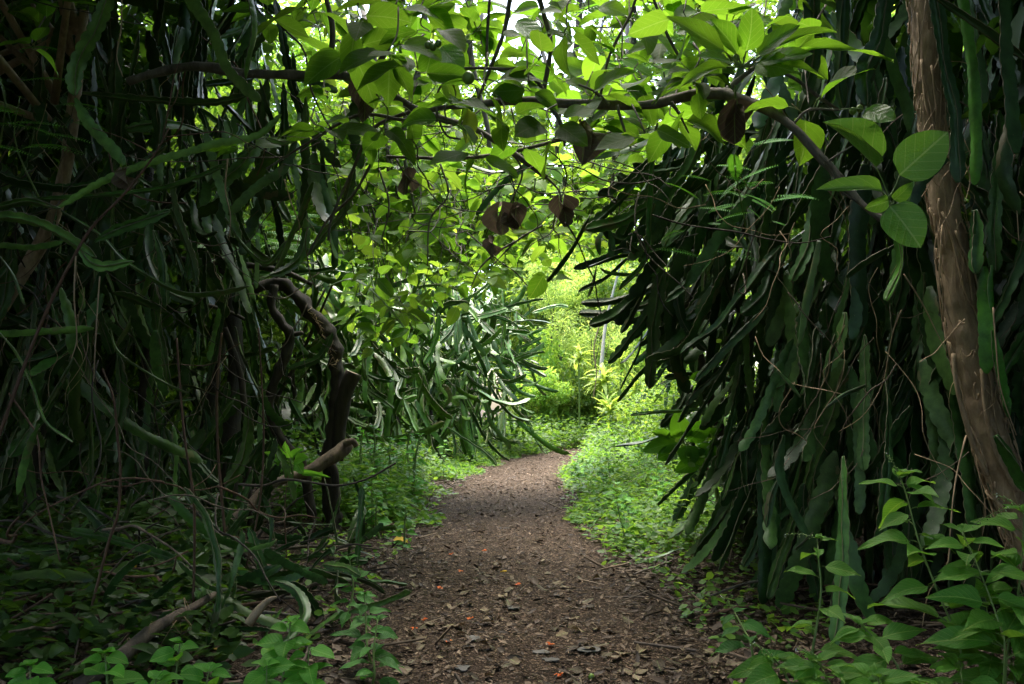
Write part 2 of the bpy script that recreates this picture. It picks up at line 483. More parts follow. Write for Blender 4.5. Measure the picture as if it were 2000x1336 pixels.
def stem_mesh(name, pts, W, seed=0, lobe=0.045, per=6, amp=0.2, keel=0.6, twist=0.0, roll=None, taper=True, mats=None, pinch=()):
    """three-winged climbing-cactus stem along pts, half width W, scalloped margins with a dry rim"""
    rs = random.Random(seed)
    L = sum((pts[i + 1] - pts[i]).length for i in range(len(pts) - 1))
    n = max(10, int(L / lobe * per))
    P = catmull(pts, n)
    fr = frames(P)
    r0 = roll if roll is not None else rs.uniform(0, 6.28)
    ang = [0.0, math.pi + rs.uniform(-0.45, 0.45), 1.5 * math.pi + rs.uniform(-0.3, 0.3)]
    wid = [1.0, rs.uniform(0.85, 1.05), keel]
    ph = [rs.uniform(0, 1) for _ in range(3)]
    wob = [rs.uniform(0, 6) for _ in range(3)]
    nw = rs.uniform(0, 50)
    V, Fc, idx = [], [], []
    s = 0.0
    order = sorted(range(3), key=lambda k: ang[k])
    for i in range(n):
        if i: s += (P[i] - P[i - 1]).length
        f = min(1.0, 0.3 + s / (0.10 if taper else 0.01))
        e = (L - s) / 0.07
        if e < 1: f *= math.sqrt(max(0.02, 1 - (1 - e) ** 2))
        for pc in pinch:
            d = abs(s / L - pc) * L / 0.05
            if d < 1: f *= 0.35 + 0.65 * d
        f *= 0.92 + 0.16 * noise.noise(Vector((s * 4, nw, 0)))
        t, Nn, B = fr[i]
        tw = r0 + twist * s
        th = 0.045 * W + 0.0006
        ring = []
        for q, k in enumerate(order):
            a = tw + ang[k]
            d = Nn * math.cos(a) + B * math.sin(a)
            pe = -Nn * math.sin(a) + B * math.cos(a)
            cl = abs(math.sin(math.pi * (s / lobe + ph[k])))
            wl = 1 - amp * (1 - cl) ** 1.6
            R = W * wid[k] * f * wl
            bend = pe * (0.10 * W * math.sin(s * 28 + wob[k]) + 0.10 * W * math.sin(s * 9 + wob[k] * 2))
            tip = P[i] + d * R + bend
            mid = P[i] + d * R * 0.55 + bend * 0.4
            ta, tb = tip - pe * th * 0.7, tip + pe * th * 0.7
            ring += [mid - pe * th * 1.5, ta, ta.copy(), tb.copy(), tb, mid + pe * th * 1.5]
            a2 = tw + (ang[k] + (ang[order[(q + 1) % 3]] + (2 * math.pi if q == 2 else 0))) / 2
            ring.append(P[i] + (Nn * math.cos(a2) + B * math.sin(a2)) * W * 0.17 * f)
        V += ring
    m = 21
    for i in range(n - 1):
        for j in range(m):
            if j % 7 in (1, 3): continue
            j2 = (j + 1) % m
            Fc.append((i * m + j, i * m + j2, (i + 1) * m + j2, (i + 1) * m + j))
            idx.append(1 if j % 7 == 2 else 0)
    Fc.append(tuple(range(m - 1, -1, -1)))
    Fc.append(tuple((n - 1) * m + j for j in range(m)))
    idx += [0, 1]
    return mesh_from(name, V, Fc, mats or [M['cactus'], M['margin']], idx)


def bent(L, k1, k2, k3, n=9):
    """unit curve growing along -z from the origin, bending in x (and a little in y)"""
    p, out = Vector((0, 0, 0)), [Vector((0, 0, 0))]
    for i in range(n):
        s = (i + 0.5) / n
        a = k1 * s + k2 * s * s
        c = k3 * math.sin(s * 3)
        p = p + Vector((math.sin(a), math.sin(c) * 0.6, -math.cos(a))) * (L / n)
        out.append(p.copy())
    return out


STEMS = []       # near stems, fine
for i in range(30):
    STEMS.append(stem_mesh('cactus_stem', bent(U(0.28, 0.78), U(-0.5, 0.5), U(-0.5, 0.7), U(-0.5, 0.5)), U(0.029, 0.043), 100 + i, U(0.045, 0.065), 5, U(0.22, 0.42), U(0.1, 0.6), U(-1.5, 1.5)))
ARCH = []        # arching stems
for i in range(10):
    ARCH.append(stem_mesh('cactus_stem', bent(U(0.4, 0.9), U(0.8, 1.8), U(-0.4, 0.6), U(-0.5, 0.5)), U(0.027, 0.038), 200 + i, U(0.036, 0.05), 5, U(0.14, 0.24), U(0.4, 0.9), U(-0.6, 0.6)))
LOW = []         # distant stems, coarse
for i in range(16):
    LOW.append(stem_mesh('cactus_stem', bent(U(0.35, 0.85), U(-0.9, 0.9), U(-0.8, 1.0), U(-0.5, 0.5)), U(0.030, 0.044), 300 + i, 0.06, 3, 0.25, U(0.3, 0.8), U(-0.6, 0.6)))


ENDS = {}


def mesh_ends(me):
    if me.name not in ENDS:
        v = me.vertices
        n = len(v)
        ENDS[me.name] = [tuple(v[i].co) for i in (0, n // 4, n // 2, 3 * n // 4, n - 1)]
    return ENDS[me.name]


def put_stem(parent, mesh, p, d, s=1.0, roll=None, col=None, sw=None):
    """hang a ready stem: local -z runs along d"""
    z = -Vector(d).normalized()
    x = Vector((math.cos(roll or 0), math.sin(roll or 0), 0.01)) if roll is not None else rvec()
    x = (x - z * x.dot(z)).normalized()
    y = z.cross(x)
    m = Matrix((x * s, y * s, z * s)).transposed().to_4x4()
    m.translation = p
    low = min((m @ c_).z for c_ in [Vector(b) for b in mesh_ends(mesh)])
    g = gz(p[0], p[1]) + 0.02
    if low < g: m.translation = Vector(p) + Vector((0, 0, g - low))
    return link('stem', mesh, parent, m, col)


def pxstem(parent, pxs, Y, wpx, seed, col=None, roll=None, keel=0.5, amp=0.2, twist=0.0, pinch=(), lobe=0.045):
    Ys = Y if isinstance(Y, (list, tuple)) else [Y] * len(pxs)
    pts = [at(p[0], p[1], y) for p, y in zip(pxs, Ys)]
    ym = sum(Ys) / len(Ys)
    c = pts[0].copy()
    me = stem_mesh('cactus_stem', [p - c for p in pts], wpx * 0.5 / F * ym * 1.08, seed, lobe, 7, amp, keel, twist, roll, pinch=pinch)
    return link('stem', me, parent, Matrix.Translation(c), col)


# clouds of small leaves (joined): numpy
T_OVATE = (np.array([[0, 0, 0], [-.26, .3, .05], [0, .3, -.02], [.26, .3, .05], [-.2, .68, .03], [0, .68, -.05], [.2, .68, .03], [0, 1.05, -.12]], float),
           [(0, 2, 1), (0, 3, 2), (1, 2, 5, 4), (2, 3, 6, 5), (4, 5, 7), (5, 6, 7)])
T_NARROW = (np.array([[0, 0, 0], [-.12, .4, .03], [0, .4, -.02], [.12, .4, .03], [0, 1.05, -.15]], float),
            [(0, 2, 1), (0, 3, 2), (1, 2, 4), (2, 3, 4)])
T_ROUND = (np.array([[0, 0, 0], [-.34, .25, .06], [.34, .25, .06], [-.32, .7, .04], [.32, .7, .04], [0, 1.0, -.03], [0, .5, -.03]], float),
           [(0, 6, 1), (0, 2, 6), (1, 6, 3), (6, 2, 4), (3, 6, 5), (6, 4, 5)])
T_CHIP = (np.array([[0, 0, 0], [-.2, .3, .12], [0, .35, .0], [.2, .32, .1], [-.16, .7, .14], [0, .7, .04], [.17, .66, .08], [.05, 1.0, .16]], float), [(0, 2, 1), (0, 3, 2), (1, 2, 5, 4), (2, 3, 6, 5), (4, 5, 7), (5, 6, 7)])
T_STICK = (np.array([[-.03, 0, 0], [.03, 0, 0], [0, 0, .05], [-.02, 1, .03], [.02, 1, .03], [0, 1, .07]], float),
           [(0, 1, 4, 3), (1, 2, 5, 4), (2, 0, 3, 5)])


def cloud_mesh(name, pts, dirs, nrm, size, tmpl, mat, xs=None):
    tv, tf = tmpl
    n, k = len(pts), len(tv)
    y = dirs / np.linalg.norm(dirs, axis=1, keepdims=True)
    z = nrm - y * (nrm * y).sum(1, keepdims=True)
    z /= np.linalg.norm(z, axis=1, keepdims=True) + 1e-9
    x = np.cross(y, z)
    if xs is None: xs = RNG.uniform(0.8, 1.25, n)
    s = size[:, None, None]
    V = pts[:, None, :] + s * (tv[None, :, 0:1] * x[:, None, :] * xs[:, None, None] + tv[None, :, 1:2] * y[:, None, :] + tv[None, :, 2:3] * z[:, None, :])
    me = bpy.data.meshes.new(name)
    me.vertices.add(n * k)
    me.vertices.foreach_set('co', V.astype(np.float32).ravel())
    lt = np.array([len(f) for f in tf], np.int32)
    fl = np.concatenate([np.array(f, np.int32) for f in tf])
    loops = (fl[None, :] + (np.arange(n, dtype=np.int32) * k)[:, None]).ravel()
    tot = np.tile(lt, n)
    start = np.concatenate(([0], np.cumsum(tot)[:-1])).astype(np.int32)
    me.loops.add(len(loops))
    me.loops.foreach_set('vertex_index', loops)
    me.polygons.add(len(tot))
    me.polygons.foreach_set('loop_start', start)
    me.polygons.foreach_set('use_smooth', np.ones(len(tot), bool))
    me.materials.append(mat)
    tint = me.attributes.new('tint', 'FLOAT', 'POINT')
    tint.data.foreach_set('value', np.repeat(RNG.random(n).astype(np.float32), k))
    me.update(calc_edges=True)
    return me


def clumps(cent, rad, n, up=0.7, droop=0.25, flat=1.0):
    """leaf positions in ball-shaped clumps: points, directions, normals"""
    cent = np.asarray(cent, float)
    rad = np.asarray(rad, float)
    pr = rad ** 2.2
    k = RNG.choice(len(cent), n, p=pr / pr.sum())
    d = RNG.normal(size=(n, 3))
    d /= np.linalg.norm(d, axis=1, keepdims=True)
    r = rad[k] * RNG.uniform(0.25, 1.0, n) ** 0.5
    off = d * r[:, None]
    off[:, 2] *= flat
    P = cent[k] + off
    nr = d * 0.5 + np.array([0, 0, up]) + RNG.normal(size=(n, 3)) * 0.35
    di = d * 0.6 + RNG.normal(size=(n, 3)) * 0.5 - np.array([0, 0, droop])
    return P, di, nr


def crown_proto(name, mat, n, R=(2.5, 2.5, 1.4), nc=26, leaf=(0.12, 0.2), cr=(0.45, 0.95), tmpl=T_OVATE):
    c = []
    while len(c) < nc:
        v = Vector((U(-1, 1), U(-1, 1), U(-1, 1)))
        if v.length < 1: c.append((v.x * R[0], v.y * R[1], v.z * R[2]))
    rad = [U(*cr) for _ in c]
    P, d, nr = clumps(c, rad, n, flat=0.75)
    return cloud_mesh(name, P, d, nr, RNG.uniform(leaf[0], leaf[1], n), tmpl, mat)


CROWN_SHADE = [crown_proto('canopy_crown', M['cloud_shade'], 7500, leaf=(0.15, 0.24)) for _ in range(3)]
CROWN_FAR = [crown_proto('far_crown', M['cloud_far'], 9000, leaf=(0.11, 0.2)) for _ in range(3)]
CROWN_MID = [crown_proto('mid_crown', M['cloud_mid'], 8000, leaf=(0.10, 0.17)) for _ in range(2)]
SHRUB = [crown_proto('shrub_crown', M['cloud_far'], 5000, R=(0.8, 0.8, 0.7), nc=22, leaf=(0.05, 0.10), cr=(0.16, 0.36)) for _ in range(2)]
SHRUB_LIME = [crown_proto('lime_shrub_crown', M['cloud_lime'], 4200, R=(0.8, 0.8, 0.7), nc=20, leaf=(0.05, 0.09), cr=(0.14, 0.34), tmpl=T_NARROW) for _ in range(2)]

# ------------------------------------------------------------------ ground and path
PATH_Y = [-6, 0, 3.15, 4.8, 8.2, 10.5, 12.4, 14.2, 15.7, 17.5, 19.0, 20.5, 23, 27]
PATH_X = [0.0, 0.02, 0.03, 0.03, -0.07, -0.06, 0.06, 0.28, 0.55, 0.95, 1.45, 2.2, 4.2, 8.0]


def pathx(y):
    return float(np.interp(y, PATH_Y, PATH_X))


def sstep(a, b, x):
    t = min(1, max(0, (x - a) / (b - a)))
    return t * t * (3 - 2 * t)


def gz(x, y):
    d = abs(x - pathx(y))
    k = sstep(0.7, 2.6, d)
    f = max(0.0, 1 - max(abs(x), abs(y)) / 90)
    z = 0.16 * k * f + 0.10 * k * f * noise.noise(Vector((x * 0.5, y * 0.5, 3.1))) + 0.035 * k * noise.noise(Vector((x * 2.3, y * 2.3, 7.0)))
    z += 0.012 * noise.noise(Vector((x * 1.7, y * 1.7, 1.0))) - 0.02 * (1 - sstep(0.2, 0.8, d))
    return z


def grid(name, xs, ys, mat, zf):
    V = [(x, y, zf(x, y)) for y in ys for x in xs]
    n = len(xs)
    Fc = [(j * n + i, j * n + i + 1, (j + 1) * n + i + 1, (j + 1) * n + i) for j in range(len(ys) - 1) for i in range(n - 1)]
    return mesh_from(name, V, Fc, mat)


gx = [-220, -120, -60, -34] + list(np.linspace(-22, 22, 150)) + [34, 60, 120, 220]
gy = [-220, -120, -60, -30, -14] + list(np.linspace(-7, 34, 170)) + [45, 70, 120, 220]
tag(link('ground', grid('ground', gx, gy, M['soil'], gz)), 'dark forest soil strewn with leaf litter', kind='structure')
PV, PF = [], []
ys = np.linspace(-4, 22.5, 300)
NC = 17
for i, y in enumerate(ys):
    dx = (pathx(y + 0.2) - pathx(y - 0.2)) / 0.4
    nx, ny = 1 / math.hypot(1, dx), -dx / math.hypot(1, dx)
    wl = 0.66 + 0.13 * noise.noise(Vector((y * 1.4, 0, 0))) + 0.05 * noise.noise(Vector((y * 6, 0, 0)))
    wr = 0.66 + 0.13 * noise.noise(Vector((y * 1.4, 9, 0))) + 0.05 * noise.noise(Vector((y * 6, 9, 0)))
    for j in range(NC):
        t = -1 + 2 * j / (NC - 1)
        q = t * (wr if t > 0 else wl)
        x, yy = pathx(y) + q * nx, y + q * ny
        edge = 1 - abs(t) ** 6
        PV.append((x, yy, gz(x, yy) - 0.010 + 0.020 * edge + 0.010 * noise.noise(Vector((x * 5, yy * 5, 0))) * edge))
for i in range(len(ys) - 1):
    for j in range(NC - 1):
        a = i * NC + j
        PF.append((a, a + 1, a + NC + 1, a + NC))
tag(link('path', mesh_from('path', PV, PF, M['path'])), 'trodden brown earth path curving away between the plants', kind='structure')

# leaf litter: chips and bits of stick lying everywhere (nobody could count them)
def litter(name, label, n, xr, yr, size, tmpl, keep=None, lift=0.012, mat=None):
    X = RNG.uniform(xr[0], xr[1], n)
    Yv = yr[0] + (yr[1] - yr[0]) * RNG.random(n) ** 1.5
    if keep is not None:
        k = np.array([RNG.random() < keep(x, y) for x, y in zip(X, Yv)])
        X, Yv = X[k], Yv[k]
    Z = np.array([gz(x, y) for x, y in zip(X, Yv)]) + lift + RNG.uniform(0, 0.012, len(X))
    a = RNG.uniform(0, 6.28, len(X))
    d = np.stack([np.cos(a), np.sin(a), RNG.normal(0, 0.22, len(X))], 1)
    nr = np.stack([RNG.normal(0, 0.3, len(X)), RNG.normal(0, 0.3, len(X)), np.ones(len(X))], 1)
    s = size[0] + (size[1] - size[0]) * RNG.random(len(X)) ** 2
    me = cloud_mesh(name, np.stack([X, Yv, Z], 1), d, nr, s, tmpl, mat or M['litter'], RNG.uniform(0.45, 1.3, len(X)))
    return tag(link(name, me), label, 'leaf litter', kind='stuff')


def on_path(x, y):
    return 1 - sstep(0.45, 0.9, abs(x - pathx(y)))


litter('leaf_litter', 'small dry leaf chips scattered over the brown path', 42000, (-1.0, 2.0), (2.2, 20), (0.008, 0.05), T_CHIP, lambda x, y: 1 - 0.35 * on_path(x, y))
litter('leaf_litter', 'brown leaf litter covering the floor beside the path', 34000, (-6, 4.5), (2.0, 14), (0.02, 0.085), T_CHIP, lambda x, y: 1 - 0.85 * on_path(x, y), mat=M['litter_shaded'])
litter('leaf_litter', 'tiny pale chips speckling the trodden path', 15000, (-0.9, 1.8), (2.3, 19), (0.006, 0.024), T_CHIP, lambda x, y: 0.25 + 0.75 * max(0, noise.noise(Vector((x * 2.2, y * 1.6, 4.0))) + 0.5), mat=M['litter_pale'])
litter('twig_litter', 'thin broken twigs littering the forest floor', 5000, (-5, 4.0), (2.2, 12), (0.06, 0.28), T_STICK, lambda x, y: 1 - 0.9 * on_path(x, y))

# ------------------------------------------------------------------ trees that roof and back the tunnel
def crown_at(parent, mesh, p, s=1.0, sz=1.0, col=None):
    a = U(0, 6.28)
    m = Matrix.Translation(Vector(p)) @ Matrix.Rotation(a, 4, 'Z') @ Matrix.Diagonal((s, s, s * sz, 1))
    return link('crown', mesh, parent, m, col)


def tree(name, label, base, top, r, crowns, protos, mat='bark', group=None, limbs=True):
    """trunk from base to top, limbs out to each crown centre"""
    b, t = Vector(base), Vector(top)
    o = thing(name, label, 'tree', b, group)
    mid = b.lerp(t, 0.5) + Vector((U(-.15, .15), U(-.15, .15), 0))
    tube('trunk', [b - Vector((0, 0, 0.15)), b.lerp(mid, 0.4) + rvec(0.05), mid, t], [r * 1.25, r, r * 0.85, r * 0.55], M[mat], o, 18, 10)
    for (p, s, sz) in crowns:
        p = Vector(p)
        crown_at(o, random.choice(protos), p, s, sz)
        if limbs:
            a = b.lerp(t, U(0.7, 0.98))
            tube('limb', [a, a.lerp(p, 0.5) + Vector((U(-.2, .2), U(-.2, .2), 0.15)), p], [r * 0.5, r * 0.3, r * 0.12], M[mat], o, 9, 6)
    return o


# canopy out of view, placed to shade the near path and block light from behind
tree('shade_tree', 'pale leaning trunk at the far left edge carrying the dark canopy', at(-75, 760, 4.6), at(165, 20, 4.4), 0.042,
     [((-3.4, 3.4, 4.4), 1.0, 0.8), ((-1.2, 2.2, 4.3), 0.9, 0.7), ((-2.6, 4.6, 4.7), 0.8, 0.6), ((-5.2, 7.2, 2.8), 0.9, 1.3), ((-6.8, 6.2, 1.6), 0.9, 1.3), ((-4.0, 7.0, 4.4), 0.8, 0.9), ((-5.4, 5.5, 4.6), 1.1, 1.0), ((-3.2, 0.6, 4.2), 1.0, 0.9), ((-6.0, 2.0, 3.2), 1.1, 1.2), ((-3.4, 6.6, 5.8), 0.9, 0.6)],  # crowns behind the left stems added to block far light
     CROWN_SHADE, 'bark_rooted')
tree('shade_tree', 'unseen tree behind the hanging cactus wall, its crowns placed to darken it', (3.6, 4.2, 0.1), (3.3, 4.0, 3.6), 0.12,
     [((3.0, 3.2, 4.4), 1.0, 0.8), ((1.0, 1.6, 4.2), 0.9, 0.7), ((2.3, 4.8, 4.7), 0.7, 0.6), ((2.3, 2.3, 3.9), 0.75, 0.7), ((3.2, 2.6, 3.3), 0.7, 0.8), ((4.6, 5.6, 3.6), 1.1, 1.3), ((3.6, 0.4, 4.0), 1.0, 0.9), ((5.0, 2.6, 2.6), 1.1, 1.4), ((2.6, 6.4, 5.4), 0.8, 0.6), ((4.3, 4.4, 1.6), 0.8, 1.2), ((3.4, 5.4, 0.8), 0.5, 1.0), ((3.5, 3.4, 0.8), 0.45, 1.0), ((3.1, 6.6, 0.7), 0.45, 1.0), ((4.4, 3.0, 0.8), 0.6, 1.0), ((4.0, 7.2, 2.4), 0.8, 1.5)],  # low crowns added to darken what shows under the wall
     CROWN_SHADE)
tree('shade_tree', 'unseen leafy tree placed behind the viewer to hold back sky light', (-2.4, -3.2, 0.1), (-1.8, -2.6, 4.0), 0.13,
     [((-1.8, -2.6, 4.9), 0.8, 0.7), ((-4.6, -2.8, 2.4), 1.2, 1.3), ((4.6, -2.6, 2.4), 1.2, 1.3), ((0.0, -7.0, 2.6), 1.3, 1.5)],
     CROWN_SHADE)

# the wood far behind the bend and on both flanks
far = [(-3.4, 26, 7.0, 'tall far tree above the cactus bank, beyond the bend'), (0.6, 33, 7.5, 'far tree straight beyond the bend under the sky gap'),
       (4.8, 31, 8.0, 'far leafy tree beyond the lime shrubs at the bend'), (-6.5, 18, 7.5, 'leafy tree filling the gap far behind the arching trunk'),
       (-9.5, 12, 6.5, 'leafy tree glimpsed through the cactus curtain at far left'), (-5.8, 11, 5.4, 'bright leafy tree glimpsed behind the twisted stems'),
       (7.5, 20, 8.0, 'tall tree behind the hanging cactus beyond the path'), (-4.4, 31, 10.5, 'tallest far tree rising at the back of the clearing'),
       (8.5, 33, 11.0, 'tall far tree at the back beside the sky gap'), (5.8, 13, 5.6, 'leafy tree behind the cactus wall past the shrub'),
       (-5.4, 15, 4.4, 'green tree right behind the cactus bank'), (-3.6, 21.5, 4.6, 'rounded tree behind the bank end near the bend'), (-8.0, 8.6, 4.6, 'shaded leafy tree at the back of the left thicket'),
       (-7.5, 40, 15.0, 'tall hazy tree at the left of the sky gap'), (10.5, 42, 15.0, 'tall hazy tree at the right of the sky gap'), (3.0, 44, 13.0, 'tall hazy tree right below the sky gap'), (-13.0, 15, 7.0, 'farthest tree seen through the left thicket'), (-12, 8, 6.0, 'tree at the left edge behind the cactus'), (9.5, 11, 6.0, 'tree behind the right cactus wall'), (1.5, 38, 9.0, 'hazy far tree in the centre of the gap'), (13, 26, 9, 'far tree on the right flank')]
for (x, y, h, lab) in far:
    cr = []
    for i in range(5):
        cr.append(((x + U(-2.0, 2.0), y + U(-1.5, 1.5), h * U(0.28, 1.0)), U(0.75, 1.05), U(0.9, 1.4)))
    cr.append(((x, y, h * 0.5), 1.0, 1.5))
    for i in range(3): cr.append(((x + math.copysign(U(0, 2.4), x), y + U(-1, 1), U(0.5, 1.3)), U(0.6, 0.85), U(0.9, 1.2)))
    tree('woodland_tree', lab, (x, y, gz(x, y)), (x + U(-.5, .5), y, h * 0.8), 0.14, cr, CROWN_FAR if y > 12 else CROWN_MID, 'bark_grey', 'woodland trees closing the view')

# pale thin trunk in the clearing
tree('pale_tree', 'thin pale leaning trunk rising among the lime shrubs', at(1172, 735, 20), at(1215, 505, 20.5), 0.042, [(at(1240, 470, 21), 0.45, 0.8)], CROWN_FAR, 'bark_pale', limbs=False)

# ------------------------------------------------------------------ shrubs and rosettes of the bright clearing
shr = [(1105, 790, 23, 1.2, 0, 'bushy green shrub at the bend just above the path end'), (1205, 760, 23, 1.2, 1, 'lime feathery shrub in the middle of the bright clearing'),
       (1150, 660, 23, 1.3, 1, 'yellow green shrub glowing high in the clearing'), (1265, 700, 21.5, 1.2, 1, 'pale lime shrub behind the hanging cactus tips'),
       (1290, 800, 16.5, 0.9, 0, 'green shrub beside the path below the cactus tips'), (1050, 760, 22, 0.9, 0, 'dark green shrub at the foot of the cactus bank'),
       (1090, 560, 25, 1.7, 1, 'tall lime foliage below the overhanging leaves'), (1210, 560, 26, 1.8, 0, 'tall far bush behind the pale thin trunk'),
       (1340, 640, 20, 1.5, 0, 'bush glimpsed behind the drooping cactus stems'), (1330, 780, 13.0, 0.75, 0, 'low bush in front of the far cactus clump'),
       (600, 790, 14.5, 0.9, 2, 'dark backing bush added behind the near half of the cactus bank'), (720, 780, 17, 0.95, 2, 'dark backing bush added behind the middle of the cactus bank'), (850, 770, 20.5, 0.9, 2, 'dark backing bush added behind the far half of the cactus bank')]
for (px, py, Y, s, k, lab) in shr:
    p = at(px, py, Y)
    b = Vector((p.x, p.y, gz(p.x, p.y)))
    o = thing('shrub', lab, 'shrub', b, 'shrubs in the bright clearing')
    if k == 2:  # added backing bushes that darken the gaps in the bank
        for zz in (0.4, 1.5): crown_at(o, random.choice(CROWN_SHADE), (p.x + U(-.3, .3), p.y, zz), 0.5 * s, 1.0)
        continue
    link('crown', random.choice(SHRUB_LIME if k else SHRUB), o, Matrix.Translation(p) @ Matrix.Rotation(U(0, 6), 4, 'Z') @ Matrix.Diagonal((s, s, s, 1)))
    if p.z - 0.7 * s > b.z:
        link('crown', random.choice(SHRUB), o, Matrix.Translation(b.lerp(p, 0.45)) @ Matrix.Rotation(U(0, 6), 4, 'Z') @ Matrix.Diagonal((s, s, s * 1.2, 1)))
    for i in range(4):
        tube('stem', [b, b.lerp(p, 0.5) + rvec(0.15 * s), p + rvec(0.5 * s)], [0.03, 0.02, 0.008], M['bark_grey'], o, 8, 5)

ros = [(1180, 730, 18.5, 0.75, 'largest lime rosette of long leaves in the bright clearing'), (1250, 745, 18.8, 0.65, 'pale rosette of long leaves below the hanging cactus tips'),
       (1190, 790, 17.5, 0.6, 'low rosette of lime leaves nearest the path end'), (1130, 690, 21, 0.6, 'small yellow rosette high above the path end'), (1215, 700, 19.5, 0.55, 'rosette of pale leaves between the pale trunk and cactus tips'), (1280, 790, 15.5, 0.45, 'small lime rosette low beside the path shrubs')]
for (px, py, Y, s, lab) in ros:
    p = at(px, py, Y)
    b = Vector((p.x, p.y, gz(p.x, p.y)))
    o = thing('rosette_plant', lab, 'plant', b)
    tube('stem', [b, b.lerp(p, 0.5) + rvec(0.06), p], [0.025, 0.02, 0.018], M['stalk'], o, 8, 6)
    s *= 0.6
    for i in range(46):
        a, e = U(0, 6.28), U(-0.3, 1.4)
        d = Vector((math.cos(a) * math.cos(e), math.sin(a) * math.cos(e), math.sin(e)))
        link('leaf', random.choice(LANCE), o, basis(p + rvec(0.07) - Vector((0, 0, U(0, 0.25))), d, Vector((0, 0, 1)) + rvec(0.3), s * U(0.7, 1.1)))

# ------------------------------------------------------------------ low green cover on the path edges
def cover(name, label, n, sampler, size, tmpl, hmax, mat='cover'):
    P, hh = [], []
    while len(P) < n:
        x, y, h = sampler()
        P.append((x, y, gz(x, y) + 0.01 + h * hmax * random.random()))
    P = np.array(P)
    d = RNG.normal(size=(n, 3)) * np.array([1, 1, 0.25])
    nr = RNG.normal(size=(n, 3)) * 0.4 + np.array([0, 0, 1.0])
    me = cloud_mesh(name, P, d, nr, RNG.uniform(size[0], size[1], n), tmpl, M[mat])
    return tag(link(name, me), label, 'ground cover', kind='stuff')


def band(side, y0, y1, w0, w1):
    def f():
        while True:
            y = U(y0, y1)
            t = random.random() ** 1.4
            q = 0.56 + t * (w0 + (w1 - w0) * (y - y0) / (y1 - y0))
            x = pathx(y) + side * q
            m = noise.noise(Vector((x * 1.6, y * 1.1, side * 5.0)))
            edge = sstep(0.0, 0.35, t + 0.35 * m)
            if random.random() < edge: return x, y, (0.15 + 0.85 * sstep(0.05, 0.7, t)) * (0.3 + 1.5 * sstep(-0.1, 0.45, noise.noise(Vector((x * 1.3, y * 0.9, side * 9.0)))))
    return f


cover('ground_cover', 'low bright green weeds between the path and the cactus bank', 15000, band(-1, 6.8, 18.5, 1.4, 1.3), (0.03, 0.07), T_ROUND, 0.42)
cover('ground_cover', 'fresh green weeds along the shrub side of the path', 21000, band(1, 5.4, 19, 1.2, 2.6), (0.025, 0.065), T_ROUND, 0.95)
cover('ground_cover', 'feathery narrow weeds rising through the right hand weeds', 9000, band(1, 5.8, 18, 1.3, 2.4), (0.05, 0.11), T_NARROW, 1.35)
cover('ground_cover', 'soft weeds closing the end of the path at the bend', 13000, lambda: (lambda y: (pathx(y) + U(-2.8, -0.5) if random.random() < 0.5 else pathx(y) + U(0.6, 2.5), y, U(0.3, 1)))(U(16.5, 22)), (0.05, 0.11), T_ROUND, 0.7)
cover('ground_cover', 'fine narrow leaves of weeds in the bright clearing', 9000, lambda: (U(-0.5, 5.5), U(20, 25), U(0.3, 1)), (0.06, 0.14), T_NARROW, 0.7)
cover('ground_cover', 'tall narrow leaved weeds beside the arching trunk', 6500, lambda: (lambda y: (pathx(y) - U(0.85, 1.9), y, U(0.4, 1)))(U(7.2, 10)), (0.06, 0.12), T_NARROW, 0.62)
cover('ground_cover', 'dark low leaves crowding the shaded floor at left', 3200, lambda: (lambda y: (U(-0.62 * y, -0.30 * y), y, U(0.3, 1)))(U(3.0, 7.0)), (0.05, 0.11), T_OVATE, 0.26, 'cloud_shade')
cover('ground_cover', 'sparse seedlings in the litter at the path edge', 900, lambda: random.choice([(U(-1.5, -0.75), U(3.6, 7.5), 0.5), (U(0.8, 1.4), U(3.6, 6), 0.5)]), (0.03, 0.06), T_ROUND, 0.14)

# ------------------------------------------------------------------ cactus walls
def wall(o, n, fn, meshes):
    for i in range(n):
        p, d, s, col = fn()
        put_stem(o, random.choice(meshes), p, d, s, None, col)


def shade(lo=0.6, hi=1.3, blue=1.0):
    k = U(lo, hi)
    return (k * U(0.85, 1.15), k * 1.1, k * blue * U(0.7, 1.05))


def right_wall(y0, y1, x0, x1, z0, z1, lean):
    def f():
        y = U(y0, y1)
        x = U(x0, x1)
        p = Vector((x, y, U(z0, z1)))
        k_ = lean * (1.0 + 1.3 * sstep(4.2, 5.6, y))
        d = Vector((-k_ * U(0.1, 1.6) + random.gauss(0, 0.22), U(-.5, .4), -1))
        if y > 4.9 and random.random() < 0.06: d = rvec() + Vector((-0.5, 0, -0.3))
        return p, d, U(0.85, 1.2), shade(0.6, 1.4, 1.2)
    return f


